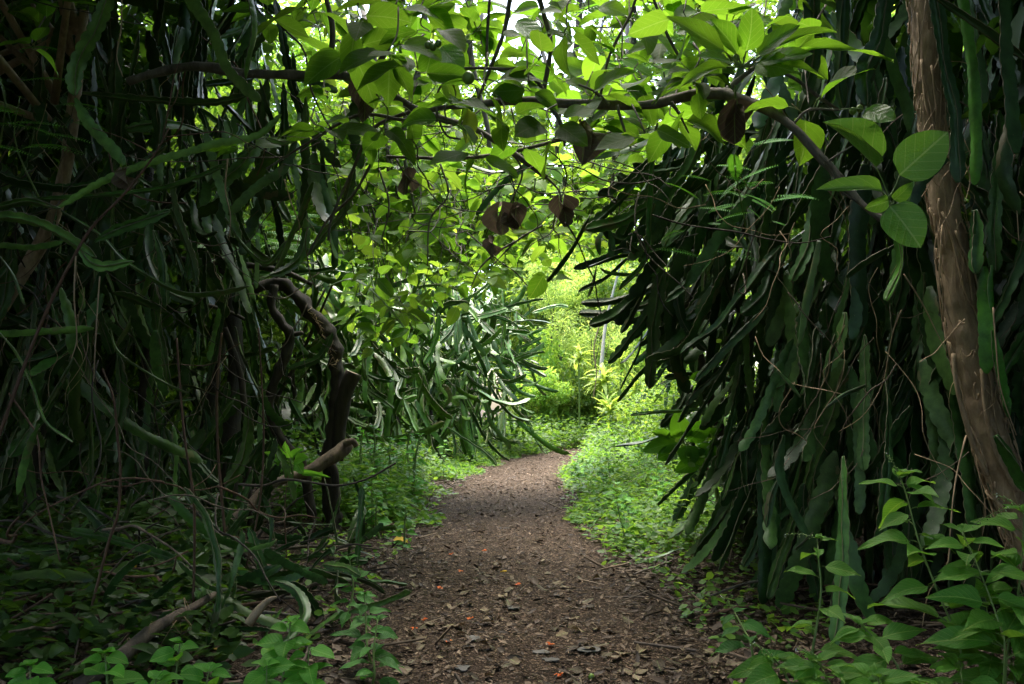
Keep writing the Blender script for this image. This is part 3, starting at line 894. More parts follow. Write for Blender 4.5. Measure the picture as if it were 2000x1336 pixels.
o = thing('climbing_cactus', 'broad stemmed cactus curtain around the root wrapped trunk at right', 'cactus', (1.9, 3.0, 0.1), 'climbing cactus curtains')
RIGHT = o
for (pxs, Y, wpx, sd_, col, roll) in [
    ([(1650, -60), (1645, 88), (1641, 151), (1647, 213)], 2.8, 31, 1, (0.9, 1, 1.1), None),
    ([(1738, -60), (1719, 63), (1690, 134), (1691, 207)], 2.6, 37, 2, (1, 1.15, 1.2), None),
    ([(1725, 60), (1747, 141), (1771, 211), (1776, 255)], 2.7, 28, 3, (1, 1.15, 1.2), None),
    ([(1822, -60), (1842, 105), (1866, 229), (1871, 357)], 2.5, 35, 4, (0.75, 0.9, 1.1), None),
    ([(1872, -50), (1895, 105), (1905, 246), (1905, 362)], 2.6, 27, 5, (1.1, 1.8, 0.7), None),
    ([(1820, -10), (1916, 53), (2010, 120)], 2.45, 26, 6, (0.6, 0.7, 0.8), None),
    ([(1581, -50), (1589, 88), (1574, 185)], 3.0, 35, 7, (0.8, 0.9, 1.0), None),
    ([(1852, 310), (1803, 352), (1779, 412)], 2.9, 21, 8, (0.9, 1.0, 1.1), None),
    ([(1750, 440), (1761, 518), (1731, 588)], 2.8, 33, 9, (1.2, 1.7, 0.8), None),
    ([(1905, 410), (1910, 470), (1906, 535)], 3.3, 38, 10, (0.8, 1.1, 1.0), None),
    ([(1923, 520), (1925, 641), (1927, 730)], 3.3, 28, 11, (1.3, 2.2, 0.7), None),
    ([(1937, 518), (1934, 560), (1938, 612)], 3.2, 11, 12, (1.4, 2.4, 0.8), None),
    ([(1938, 645), (1954, 729), (1969, 815)], 3.2, 20, 13, (1.3, 2.1, 0.8), None),
    ([(1748, 480), (1690, 514), (1653, 541)], 2.9, 26, 14, (0.9, 1.1, 1.0), None),
    ([(1600, 470), (1574, 588), (1559, 675)], 3.0, 26, 15, (0.8, 0.9, 1.0), None),
    ([(1690, 752), (1645, 771), (1612, 798)], 3.1, 28, 16, (1.1, 1.4, 1.2), None),
    ([(1518, 722), (1545, 750), (1563, 776)], 3.2, 26, 17, (1.0, 1.15, 1.2), None),
    ([(1531, 850), (1522, 912), (1539, 972), (1578, 1050)], 3.3, 21, 18, (1.5, 1.5, 1.9), None),
    ([(1521, 935), (1505, 975), (1497, 1030)], 3.3, 19, 19, (1.3, 1.3, 1.5), None),
    ([(1955, -40), (1962, 90), (1970, 200), (1985, 300)], 2.4, 40, 20, (0.7, 0.85, 0.9), None),
    ([(1985, 200), (1960, 330), (1990, 420)], 2.5, 30, 21, (0.6, 0.7, 0.7), None),
    ([(1668, 560), (1672, 610), (1664, 665)], 2.9, 26, 22, (1.0, 1.2, 1.0), None),
    ([(1690, 320), (1675, 470), (1682, 640)], 3.1, 38, 23, (0.6, 0.7, 0.8), None),
    ([(1945, 850), (1975, 900), (2005, 960)], 3.1, 34, 24, (1.1, 1.6, 0.8), None)]:
    pxstem(o, pxs, Y, wpx, 500 + sd_, col, roll, keel=U(0.3, 0.7), amp=U(0.14, 0.24))
wall(o, 240, right_wall(3.65, 4.8, 1.3, 2.7, 0.5, 3.2, 0.1), STEMS)
wall(o, 16, right_wall(3.9, 4.6, 1.6, 2.6, 0.4, 1.4, 0.1), ARCH)

o = thing('climbing_cactus', 'dark cactus wall with leaning scalloped stems beside the path', 'cactus', (1.8, 5.0, 0.1), 'climbing cactus curtains')
wall(o, 295, right_wall(4.0, 6.2, 1.2, 2.2, 0.6, 3.2, 0.22), STEMS)
low_ = thing('climbing_cactus', 'short cactus stems crowding the dark foot of the wall', 'cactus', (1.8, 4.6, 0.1), 'climbing cactus curtains')
wall(low_, 200, right_wall(3.7, 6.0, 1.35, 2.4, 0.3, 1.5, 0.3), STEMS)
wall(o, 14, right_wall(4.4, 5.8, 1.5, 2.0, 0.5, 1.5, 0.2), ARCH)

o = thing('climbing_cactus', 'drooping cactus tips silhouetted over the bright bend of the path', 'cactus', (1.8, 5.8, 0.1), 'climbing cactus curtains')
for (pxs, Y, wpx, sd_, col) in [
    ([(1285, 240), (1275, 340), (1269, 440), (1262, 510), (1210, 566)], 4.4, 22, 1, (0.9, 1.5, 0.7)),
    ([(1152, 420), (1110, 495), (1075, 540), (1045, 565)], 4.6, 20, 2, (0.5, 0.8, 0.5)),
    ([(1326, 532), (1262, 537), (1195, 534), (1172, 524)], 4.6, 9, 3, (1.5, 2.2, 1.2)),
    ([(1268, 535), (1252, 580), (1230, 625), (1212, 650)], 4.7, 20, 4, (0.6, 0.8, 0.9)),
    ([(1245, 545), (1238, 590), (1228, 605)], 4.6, 20, 5, (0.5, 0.7, 0.6)),
    ([(1180, 445), (1168, 470), (1172, 500)], 4.6, 17, 6, (1.4, 1.5, 1.8)),
    ([(1190, 450), (1195, 475), (1193, 508)], 4.6, 14, 7, (1.4, 1.5, 1.8)),
    ([(1440, 400), (1400, 480), (1360, 540), (1300, 590)], 4.2, 24, 8, (0.8, 1.2, 0.7)),
    ([(1470, 380), (1420, 440), (1370, 510), (1340, 560)], 4.1, 26, 9, (0.7, 1.0, 0.7)),
    ([(1420, 520), (1380, 600), (1330, 680), (1262, 700)], 4.3, 22, 10, (0.8, 1.0, 0.9)),
    ([(1390, 560), (1340, 640), (1290, 690), (1265, 700)], 4.5, 22, 11, (0.9, 1.1, 1.0)),
    ([(1255, 640), (1245, 690), (1220, 740), (1212, 760)], 5.5, 12, 12, (0.8, 1.3, 0.8)),
    ([(1310, 700), (1260, 720), (1225, 760), (1205, 785)], 5.2, 12, 13, (0.8, 1.3, 0.8)),
    ([(1340, 470), (1270, 490), (1210, 500), (1150, 520)], 4.6, 18, 14, (0.5, 0.7, 0.6)),
    ([(1300, 420), (1240, 460), (1190, 500), (1120, 525)], 4.7, 17, 15, (0.5, 0.7, 0.6)),
    ([(1230, 500), (1190, 540), (1150, 560), (1130, 570)], 4.8, 16, 16, (0.5, 0.7, 0.6)),
    ([(1165, 520), (1155, 560), (1148, 580)], 4.8, 13, 17, (0.5, 0.7, 0.6)),
    ([(1525, 480), (1460, 560), (1400, 640), (1330, 690)], 3.9, 27, 18, (0.8, 1.0, 1.0)),
    ([(1420, 800), (1340, 803), (1270, 808), (1230, 812)], 5.5, 13, 19, (1.0, 1.4, 1.0)),
    ([(1390, 830), (1320, 840), (1260, 862), (1200, 872)], 5.6, 12, 20, (0.9, 1.3, 0.9)),
    ([(1500, 600), (1440, 660), (1400, 700), (1358, 745)], 3.9, 24, 21, (0.9, 1.0, 1.0)),
    ([(1320, 250), (1260, 280), (1200, 300), (1130, 310)], 4.9, 15, 22, (0.6, 0.9, 0.6)),
    ([(1050, 300), (1020, 330), (975, 365), (930, 420)], 4.6, 14, 23, (0.6, 1.0, 0.6)),
    ([(900, 315), (960, 335), (1020, 325), (1060, 300)], 4.7, 11, 24, (0.8, 1.2, 0.7)),
    ([(1290, 330), (1240, 350), (1190, 375)], 5.0, 14, 25, (0.7, 1.1, 0.6)),
    ([(1400, 330), (1330, 330), (1250, 340)], 4.7, 15, 26, (0.8, 1.1, 0.8))]:
    pxstem(o, pxs, Y, wpx, 700 + sd_, col, keel=U(0.5, 0.9), amp=U(0.14, 0.24))


def over():
    t = random.random()
    px, py = U(1290, 1490), U(240, 560)
    Y = U(4.4, 5.8)
    return at(px, py, Y), Vector((-U(0.0, 0.9), U(-.4, .3), -1)), U(0.85, 1.15), shade(0.5, 1.2, 1.1)


wall(o, 95, over, STEMS + ARCH)

o = thing('climbing_cactus', 'lit cactus clump behind the big leaved sapling beside the path', 'cactus', (1.9, 8.0, 0.1), 'climbing cactus curtains')
wall(o, 90, lambda: (Vector((U(1.5, 2.9), U(6.4, 9.5), U(0.4, 2.0))), Vector((-U(-.2, .8), U(-.5, .3), -1)), U(0.7, 1.1), shade(0.8, 1.7)), LOW)
o = thing('climbing_cactus', 'far cactus clump on the shaded side of the bend', 'cactus', (3.0, 13.5, 0.1), 'climbing cactus curtains')
wall(o, 110, lambda: (lambda y: (Vector((U(2.0, 3.4) + (y - 11) * 0.12, y, U(0.5, 3.2))), Vector((-U(-.2, .9), U(-.5, .3), -1)), U(0.8, 1.2), shade(0.8, 1.7)))(U(10.5, 17)), LOW)


# the cactus bank on the far side of the curve
def bank(t0, t1):
    def f():
        t = U(t0, t1)
        x, y = -2.6 + 2.9 * t, 9.6 + 8.0 * t
        q = random.random() ** 0.95
        dep = U(0, 1.1)
        z = 0.35 + q * 2.9
        p = Vector((x - dep * 0.8, y + dep * 0.4 + q * 0.5, z))
        d = Vector((0.45 * U(-.6, 1.2), U(-.9, .2), -1))
        if random.random() < 0.45: d = rvec() + Vector((0.4, -0.5, -0.2))
        return p, d, U(1.05, 1.55), shade(0.85, 1.9, 0.45)
    return f


for (t0, t1, lab) in [(-0.25, 0.3, 'tangled cactus bank right behind the arching trunk'), (0.25, 0.68, 'middle of the green cactus bank along the curve'), (0.62, 1.05, 'cactus bank end sloping down to the path bend')]:
    tm = (t0 + t1) / 2
    o = thing('climbing_cactus', lab, 'cactus', (-2.6 + 2.9 * tm, 9.6 + 8 * tm, 0.1), 'cactus bank along the curve')
    wall(o, 295, bank(t0, t1), LOW)
    for i in range(3):
        b = Vector((-3.4 + 2.9 * U(t0, t1), 10.6 + 8 * tm + U(-1, 1), 0.0))
        tube('woody_stem', [b, b + Vector((U(-.3, .3), U(-.2, .2), 0.8)), b + Vector((U(-.3, .3), 0, 1.6)), b + Vector((U(-.7, .7), U(-.4, .4), 2.5))], [0.035, 0.03, 0.025, 0.015], M['bark'], o, 14, 6, 0.2)

# left curtain
o = thing('climbing_cactus', 'long ribbon cactus stems stretching across the dark upper left corner', 'cactus', (-2.2, 3.6, 0.1), 'dark cactus on the shaded side')
for (pxs, Y, wpx, sd_, col) in [
    ([(225, -60), (211, 0), (190, 50), (165, 95), (146, 145), (145, 187)], 3.2, 31, 1, (0.9, 1.5, 0.8)),
    ([(147, 192), (165, 230), (190, 262), (218, 290), (244, 322)], 3.2, 26, 2, (1.0, 1.8, 0.8)),
    ([(350, -50), (373, 0), (400, 40), (420, 75), (443, 134), (475, 169), (509, 198)], 3.3, 28, 3, (0.8, 1.3, 0.6)),
    ([(478, -60), (492, 0), (500, 46), (490, 105), (480, 155)], 3.2, 34, 4, (0.9, 1.5, 0.8)),
    ([(160, 183), (230, 190), (317, 196), (420, 199), (480, 186)], 3.4, 22, 5, (0.5, 0.8, 0.5)),
    ([(112, 407), (186, 362), (245, 335), (310, 313), (370, 296), (422, 281), (503, 264), (550, 223)], 3.2, 17, 6, (1.0, 1.7, 0.8)),
    ([(60, 388), (140, 386), (211, 380), (290, 372), (338, 362), (400, 340), (442, 319)], 3.3, 15, 7, (0.9, 1.9, 0.6)),
    ([(-40, 412), (0, 402), (56, 392), (118, 406)], 3.1, 22, 8, (0.9, 1.5, 0.8)),
    ([(120, 412), (160, 437), (200, 464), (246, 511), (299, 546), (352, 571), (404, 576), (487, 559)], 3.2, 20, 9, (1.0, 1.6, 0.9)),
    ([(-40, 420), (30, 424), (80, 436), (123, 458), (188, 502)], 3.0, 26, 10, (0.9, 1.4, 0.8)),
    ([(154, 486), (175, 510), (205, 520), (262, 511)], 3.0, 25, 11, (1.0, 1.8, 0.9)),
    ([(185, 472), (230, 448), (280, 432), (332, 411)], 3.1, 22, 12, (0.8, 1.4, 0.6)),
    ([(-30, 478), (0, 479), (63, 483), (124, 471)], 3.2, 14, 13, (0.9, 1.6, 0.7)),
    ([(-30, 654), (0, 652), (88, 648), (184, 641)], 3.1, 16, 14, (0.9, 1.5, 0.8)),
    ([(0, 650), (35, 697), (63, 757), (88, 824), (143, 864)], 3.0, 19, 15, (0.9, 1.4, 0.8)),
    ([(143, 698), (116, 747), (79, 810)], 3.1, 22, 16, (0.8, 1.3, 0.7)),
    ([(118, 562), (138, 627), (138, 692)], 3.3, 24, 17, (0.6, 0.9, 0.6)),
    ([(76, 828), (60, 863), (47, 905), (34, 966)], 3.0, 17, 18, (1.0, 1.7, 0.8)),
    ([(-8, 490), (28, 539), (47, 595)], 3.2, 17, 19, (0.8, 1.3, 0.7)),
    ([(598, 190), (595, 243), (562, 277), (519, 270)], 3.7, 24, 20, (0.7, 1.3, 0.5)),
    ([(578, 270), (556, 327), (500, 366), (446, 420)], 3.7, 20, 21, (0.7, 1.2, 0.5)),
    ([(598, 240), (633, 296), (666, 328)], 3.9, 26, 22, (0.5, 0.8, 0.5)),
    ([(612, 355), (590, 410), (565, 470), (535, 530)], 3.8, 22, 23, (0.7, 1.3, 0.5)),
    ([(693, 330), (672, 410), (640, 450), (600, 500)], 4.0, 20, 24, (0.5, 0.9, 0.5)),
    ([(400, 250), (420, 330), (446, 410), (470, 470)], 3.8, 20, 25, (0.7, 1.3, 0.5)),
    ([(440, 425), (470, 470), (520, 515), (560, 470)], 3.8, 18, 26, (0.7, 1.3, 0.5)),
    ([(330, 330), (345, 420), (375, 500), (385, 560)], 3.6, 26, 27, (0.4, 0.6, 0.4)),
    ([(300, 450), (318, 520), (322, 600)], 3.6, 24, 28, (0.5, 0.9, 0.5)),
    ([(215, 640), (235, 690), (310, 740), (370, 770)], 3.5, 13, 29, (0.8, 1.2, 0.7)),
    ([(690, 60), (700, 160), (690, 250), (705, 330)], 3.9, 24, 30, (0.4, 0.7, 0.4)),
    ([(640, 560), (690, 545), (740, 580), (790, 640)], 5.2, 13, 31, (0.8, 1.2, 0.8)),
    ([(560, 720), (620, 700), (650, 650)], 5.5, 15, 32, (0.7, 1.1, 0.6))]:
    g_ = col[1]
    col = (g_ * 1.5, g_ * 1.45, g_ * 0.95)  # ribbon colours lifted to imitate the light falling on them
    pxstem(o, pxs, Y, wpx, 900 + sd_, col, keel=U(0.2, 0.6), amp=U(0.22, 0.36), lobe=U(0.035, 0.05))


def left(px0, px1, py0, py1, y0, y1, lean=0.3):
    def f():
        p = at(U(px0, px1), U(py0, py1), U(y0, y1))
        d = Vector((U(-lean, lean), U(-.3, .3), -1))
        if random.random() < 0.2: d = rvec() + Vector((0, 0, -0.3))
        return p, d, U(0.75, 1.15), shade(0.5, 1.2, 0.8)
    return f


o = thing('climbing_cactus', 'dense black green cactus stems hanging behind the ribbons at left', 'cactus', (-3.0, 5.4, 0.1), 'dark cactus on the shaded side')
wall(o, 170, left(-80, 330, -60, 720, 4.3, 6.2), STEMS)
wall(o, 30, left(-80, 330, 250, 760, 4.3, 6.2, 0.8), ARCH)
o = thing('climbing_cactus', 'cactus stems hanging between the pole trunk and the arching trunk', 'cactus', (-2.0, 5.8, 0.1), 'dark cactus on the shaded side')
wall(o, 100, left(300, 500, -40, 560, 4.6, 6.8), STEMS)
wall(o, 40, left(480, 640, -40, 340, 4.6, 6.8), STEMS)
wall(o, 20, left(300, 620, 100, 420, 4.6, 6.8, 0.8), ARCH)
wall(o, 45, left(230, 520, 500, 760, 7.0, 8.8, 0.4), STEMS)
o = thing('climbing_cactus', 'dim cactus thicket deep behind the thin brown saplings', 'cactus', (-4.0, 8.5, 0.1), 'dark cactus on the shaded side')
wall(o, 200, left(-100, 640, 200, 880, 7.5, 11, 0.4), LOW)
o = thing('climbing_cactus', 'dark cactus stems sprawling low over the sticks at left', 'cactus', (-2.4, 6.0, 0.1), 'dark cactus on the shaded side')
wall(o, 150, left(-80, 540, 740, 960, 5.2, 7.6, 0.6), STEMS)


def sprawl():
    py = U(960, 1260)
    Y = F / (py - 790)
    p = at(U(-40, 620) if py < 1080 else U(0, 700) if random.random() < 0.4 else U(330, 700), py, Y)
    p.z = gz(p.x, p.y) + U(0.03, 0.3)
    return p, Vector((U(-1, 1), U(-.6, .4), U(-.6, .45))), U(0.45, 0.8), shade(0.6, 1.4, 0.9)


wall(o, 140, sprawl, STEMS + ARCH)

# ------------------------------------------------------------------ root wrapped trunk (right edge)
TR_PX = [(1800, -80), (1808, 60), (1815, 200), (1832, 330), (1858, 460), (1880, 620), (1912, 770), (1950, 900), (1995, 1020), (2045, 1150), (2085, 1275)]
TR_Y = 3.45
tr_pts = [at(x, y, TR_Y) for x, y in TR_PX]
o = thing('rooted_trunk', 'tan tree trunk wrapped in matted aerial roots at the right edge', 'tree trunk', tr_pts[-1])
TRR = [0.048, 0.050, 0.052, 0.056, 0.060, 0.066, 0.074, 0.085]
TRK = tube('trunk', tr_pts, TRR, M['bark_rooted'], o, 120, 20, 0.09, 22)
PT = catmull(tr_pts, 200)
FR = frames(PT)


def on_trunk(t, a, lift):
    i = min(199, max(0, int(t * 199)))
    q = t * (len(TRR) - 1)
    k = min(int(q), len(TRR) - 2)
    r = TRR[k] + (TRR[k + 1] - TRR[k]) * (q - k)
    return PT[i] + (FR[i][1] * math.cos(a) + FR[i][2] * math.sin(a)) * (r * 1.02 + lift)


for i in range(280):
    t, a = U(0.03, 0.93), U(0, 6.28)
    dt, da = U(-0.06, 0.16), U(-1.6, 1.6) * random.random()
    pts = []
    for k in range(9):
        f = k / 8
        pts.append(on_trunk(t + dt * f + 0.004 * math.sin(f * 7 + i), a + da * f + 0.10 * math.sin(f * 6 + i), 0.007 + 0.006 * random.random()))
    r = 0.0018 + 0.0046 * random.random() ** 1.7
    tube('aerial_root', pts, [r, r * 0.8, r * 0.5], M['root'], TRK, 16, 5, 0.1)
for i in range(26):
    t, a = U(0.1, 0.85), U(0, 6.28)
    p = on_trunk(t, a, 0.004)
    q = p + Vector((U(-.09, .12), U(-.1, 0), U(-.2, .04)))
    tube('aerial_root', [p, p.lerp(q, 0.5) + rvec(0.035), q, q + Vector((U(-.04, .04), 0, -U(0.02, 0.12)))], [0.0018, 0.0014, 0.0008], M['root'], TRK, 12, 4, 0.1)
for pxs in ([(1862, 690), (1870, 760), (1895, 850), (1930, 930)], [(1918, 720), (1925, 800), (1945, 880), (1985, 960)]):
    pxtube('aerial_root', pxs, 3.36, [4, 5, 4], M['root'], TRK, n=22)

# dangling roots among the stems
for i, (pxs, Y, lab) in enumerate([
    ([(1812, -20), (1800, 60), (1785, 120), (1778, 140)], 2.5, 'thin tan root dangling across the trunk top at right'),
    ([(1850, 270), (1880, 310), (1895, 350), (1885, 395)], 2.6, 'crooked dry root hanging below the dark strap stem'),
    ([(1765, 535), (1800, 590), (1830, 650), (1850, 690)], 2.9, 'pale straight rootlet slanting down to the wrapped trunk'),
    ([(1840, 440), (1835, 560), (1850, 610), (1862, 640)], 3.0, 'loop of thin root beside the wrapped trunk'),
    ([(1995, 270), (1975, 330), (1985, 400), (1990, 470)], 2.5, 'thin root hanging at the very right edge'),
    ([(1940, 600), (1946, 680), (1955, 760), (1985, 850)], 3.0, 'brown root crossing the bright young cactus stems'),
    ([(148, 500), (145, 580), (150, 660), (140, 700)], 2.9, 'pale rootlet dangling under the serrated ribbon stem'),
    ([(195, 540), (190, 610), (186, 680), (183, 745)], 2.9, 'thin root hanging beside the saplings at left'),
    ([(238, 0), (236, 60), (228, 110), (240, 150)], 3.0, 'curly rootlet hanging near the top left corner'),
    ([(445, 310), (440, 370), (450, 420), (447, 470)], 3.5, 'dry tendril hanging in the middle of the left tangle'),
    ([(555, 350), (570, 400), (585, 440), (580, 480)], 3.6, 'pale hair roots trailing from the bent green stem'),
    ([(1175, 620), (1160, 680), (1165, 730), (1158, 780)], 14, 'thin grey vine hanging in the bright clearing')]):
    ob = pxtube('hanging_root', pxs, Y, [1.6, 1.4, 0.9], M['root'], None, n=18, sides=5)
    tag(ob, lab, 'root', 'dangling aerial roots')
for i in range(34):
    px, py, Y = random.choice([(U(0, 620), U(0, 700), U(3.4, 5.0)), (U(1500, 2000), U(150, 800), U(2.8, 3.6)), (U(0, 500), U(300, 800), U(3.2, 4.5))])
    p = at(px, py, Y)
    L = U(0.15, 0.5)
    pts = [p]
    for k in range(5): pts.append(pts[-1] + Vector((U(-.06, .06), U(-.03, .03), -L / 5)))
    ob = tube('hanging_root', pts, [0.0016, 0.0013, 0.0007], M['root'], None, 16, 4)
    tag(ob, 'hair thin brown root dangling loosely in the shaded cactus tangle', 'root', 'loose hair roots')

def tangle(label, n, fn, mats, cat='vine'):
    first = fn()
    t_ = thing('vine_tangle', label, cat, first[0])
    for i in range(n):
        pts, r = fn()[1:]
        tube('vine', pts, [r, r * 0.9, r * 0.6], M[random.choice(mats)], t_, 18, 5, 0.15, 20)


def vine_px(px0, px1, py0, py1, Y0, Y1, L, down, r0, r1):
    def f():
        p = at(U(px0, px1), U(py0, py1), U(Y0, Y1))
        d = Vector((U(-1, 1), U(-.4, .4), -down * U(0.2, 1.2))).normalized()
        pts, l = [p], U(*L) / 6
        for k in range(6):
            d = (d + rvec(0.45)).normalized()
            q = pts[-1] + d * l
            q.z = max(q.z, gz(q.x, q.y) + 0.015)
            pts.append(q)
        return p, pts, U(r0, r1)
    return f


tangle('mesh of thin brown vines woven through the left cactus curtain', 80, vine_px(-40, 640, 0, 820, 3.6, 5.6, (0.4, 1.1), 0.9, 0.0015, 0.005), ['twig', 'bark_brown', 'bark', 'bark'])
tangle('heap of thin dead vines piled on the dark floor at left', 70, vine_px(-40, 480, 940, 1240, 3.4, 5.6, (0.4, 1.0), 0.15, 0.002, 0.008), ['twig', 'bark', 'bark', 'bark_brown'])
tangle('dark thin twigs tangled below the overhanging limb', 60, vine_px(640, 1300, 220, 470, 3.4, 5.0, (0.3, 0.8), 0.3, 0.0015, 0.004), ['bark', 'bark_grey'])
tangle('dry thin vines dangling over the dark right cactus wall', 40, vine_px(1350, 2000, 150, 900, 3.0, 3.8, (0.2, 0.7), 1.0, 0.001, 0.0028), ['root', 'bark_brown'])

# ------------------------------------------------------------------ trunks and wood on the left
AY = 6.8
o = thing('arching_trunk', 'thick dark trunk arching over with a sawn stub', 'tree trunk', at(650, 1030, AY))
pxtube('trunk', [(470, 575), (510, 560), (548, 556), (576, 572), (606, 612), (632, 642), (652, 668), (658, 720), (654, 780), (650, 840), (643, 900), (645, 960), (652, 1045)], AY,
       [7, 11, 14, 13, 13, 14, 14, 13, 13, 13, 14, 17], M['bark'], o, n=90, sides=18, rough=0.3, freq=13)
st = pxtube('sawn_stub', [(660, 900), (664, 840), (672, 780), (690, 728)], AY - 0.05, [12, 14, 15, 16], M['bark'], o, n=24, sides=12, rough=0.14)
d = (at(690, 728, AY - 0.05) - at(680, 752, AY - 0.05)).normalized()
c = at(690, 728, AY - 0.05) + d * 0.001
V = [c] + [c + (d.cross(Vector((0, 1, 0))).normalized() * math.cos(a) + Vector((0, 1, 0)) * math.sin(a)) * 0.062 * (1 + 0.08 * math.sin(3 * a)) for a in np.linspace(0, 6.28, 17)[:-1]]
V.append(c + d * 0.003)
Fc = [(17, 1 + k, 1 + (k + 1) % 16) for k in range(16)]
link('cut_face', mesh_from('cut_face', [v - c for v in V], Fc, M['wood']), st, Matrix.Translation(c))
for i in range(26):
    t = U(0.3, 0.75)
    p = at(575 + 85 * min(1, t * 1.3), 572 + 260 * max(0, t - 0.2), AY - 0.075)
    tube('aerial_root', [p, p + rvec(0.05), p + rvec(0.09)], [0.003, 0.002, 0.001], M['root'], o, 8, 4)

o = thing('twisted_stem', 'thin black stem twisting in a loop inside the arching trunk', 'tree trunk', at(600, 1010, 6.6))
pxtube('trunk', [(535, 556), (531, 600), (552, 632), (567, 655), (556, 700), (538, 740), (527, 785), (535, 830), (560, 872), (590, 905), (610, 1010)], 6.6, [8, 9, 10, 10, 9, 10, 10, 9], M['bark'], o, n=60, sides=10, rough=0.22, freq=12)
pxtube('branch_stub', [(566, 655), (580, 652), (592, 650)], 6.6, [6, 4], M['bark'], o)
o = thing('low_limb', 'bare tan limb bending down to the floor below the arching trunk', 'branch', at(440, 1025, 6.0))
pxtube('limb', [(680, 866), (655, 888), (618, 912), (565, 933), (520, 952), (490, 985), (462, 1008), (430, 1040)], [6.5, 6.4, 6.3, 6.2, 6.0, 5.9, 5.8, 5.7], [13, 15, 13, 9, 9, 9, 8, 7], M['bark_brown'], o, n=40, sides=10, rough=0.16, freq=10)
pxtube('branch_stub', [(672, 868), (688, 862), (697, 872)], 6.4, [8, 6, 5], M['bark_brown'], o, sides=8)
pxtube('branch_stub', [(640, 895), (655, 930), (652, 1000)], 6.5, [8, 8, 9], M['bark'], o, n=18, sides=10)
for (pxs, Y, r, lab) in [
    ([(448, 540), (455, 620), (462, 700), (455, 790), (450, 900), (455, 1020)], 7.4, [16, 15, 15, 17, 18, 20], 'rough dark upright trunk behind the twisted stem'),
    ([(395, 900), (412, 780), (430, 680), (440, 610), (430, 480)], 8.2, [13, 12, 11, 9, 7], 'slanting dark trunk half hidden behind thin saplings'),
    ([(280, 1000), (282, 800), (300, 600), (290, 300)], 7.0, [16, 14, 12, 9], 'black upright trunk deep in the left thicket'),
    ([(60, 1010), (75, 860), (90, 700), (70, 500)], 6.2, [15, 12, 10, 8], 'dark trunk near the left edge behind the loop stems'),
    ([(490, 1060), (482, 860), (470, 735), (440, 640)], 6.0, [6, 6, 6, 5], 'thin brown stem leaning behind the third sapling')]:
    b = at(pxs[0][0], pxs[0][1], Y) if pxs[0][1] > pxs[-1][1] else at(pxs[-1][0], pxs[-1][1], Y)
    o = thing('thicket_trunk', lab, 'tree trunk', b, 'trunks in the left thicket')
    pxtube('trunk', pxs, Y, r, M['bark'], o, n=34, sides=9, rough=0.2, freq=9)
# branch over the arching trunk
o = thing('mossy_branch', 'long dark branch lying above the arching trunk', 'branch', at(380, 500, 6.4))
pxtube('branch', [(330, 505), (420, 512), (500, 520), (560, 533), (610, 556)], 6.4, [6, 6, 6, 5, 4], M['bark'], o, n=24, sides=8)
pxtube('branch', [(400, 595), (450, 610), (480, 625)], 6.5, [4, 4, 3], M['bark'], o, sides=6)
# thin brown saplings
for (pxs, Y, r, lab) in [
    ([(330, 250), (300, 305), (246, 375), (183, 440), (148, 495), (95, 599), (49, 711), (7, 827), (-30, 930)], 2.9, [1.6, 2.4, 3.0, 3.2, 3.4, 3.8], 'reddish brown rod slanting across the left side'),
    ([(200, 720), (222, 780), (230, 860), (235, 920), (231, 1000), (212, 1060), (178, 1190)], 3.6, [2, 2.4, 2.6, 2.8, 3], 'leftmost thin brown sapling bowed towards the floor'),
    ([(345, 660), (352, 760), (362, 866), (374, 940), (380, 1020), (378, 1180)], 3.7, [2, 2.3, 2.4, 2.6, 2.8], 'upright thin sapling left of the pole pair'),
    ([(433, 650), (424, 760), (425, 866), (432, 960), (440, 1050)], 4.6, [2.4, 2.6, 2.8, 3.0], 'straight brown sapling before the slanting trunk'),
    ([(505, 640), (512, 760), (515, 866), (506, 990), (478, 1120)], 4.4, [1.6, 1.8, 2.0, 2.2], 'thin sapling closest to the twisted stem'),
    ([(560, 1090), (556, 1000), (562, 930)], 4.8, [1.4, 1.2, 1.0], 'short dark rod rising beside the bare limb')]:
    ob = pxtube('sapling', pxs, Y, r, M['twig'], None, n=40, sides=7, rough=0.1, freq=20)
    tag(ob, lab, 'sapling', 'thin brown saplings')
pxt = thing('dry_vine', 'branching reddish twig clinging to the ribbon stems', 'vine', at(320, 270, 2.95))
for pxs in ([(318, 268), (330, 210), (340, 150), (360, 100)], [(318, 268), (380, 262), (440, 258), (500, 290)], [(300, 300), (240, 270), (180, 250)], [(330, 215), (345, 190), (352, 140)]):
    pxtube('twig', pxs, 2.95, [1.5, 1.1, 0.7], M['twig'], pxt, n=16, sides=5)

# ------------------------------------------------------------------ overhanging broad-leaved branch
BY = 3.1
o = thing('overhanging_branch', 'dark limb arching across the path with broad back lit leaves', 'branch', at(1743, 440, 2.5))
LIMB = {}
LIMB[o.name] = pxtube('limb', [(1745, 442), (1704, 415), (1673, 387), (1638, 345), (1595, 299), (1546, 246), (1497, 214), (1440, 190), (1412, 183), (1353, 186), (1283, 202), (1213, 206), (1072, 200), (1002, 197), (931, 204), (854, 212), (790, 235)],
       [2.45, 2.5, 2.55, 2.6, 2.65, 2.7, 2.8, 2.9, 2.95, 3.0, 3.05, 3.1, 3.15, 3.2, 3.2, 3.25, 3.3], [5, 6, 7, 8, 8, 9, 10, 10, 11, 11, 10, 10, 9, 8, 6, 4], M['bark_grey'], o, n=110, sides=10, rough=0.14, freq=14)
o2 = thing('overhanging_branch', 'thick limb entering from the top left with arching side twigs', 'branch', at(330, 135, 3.6))
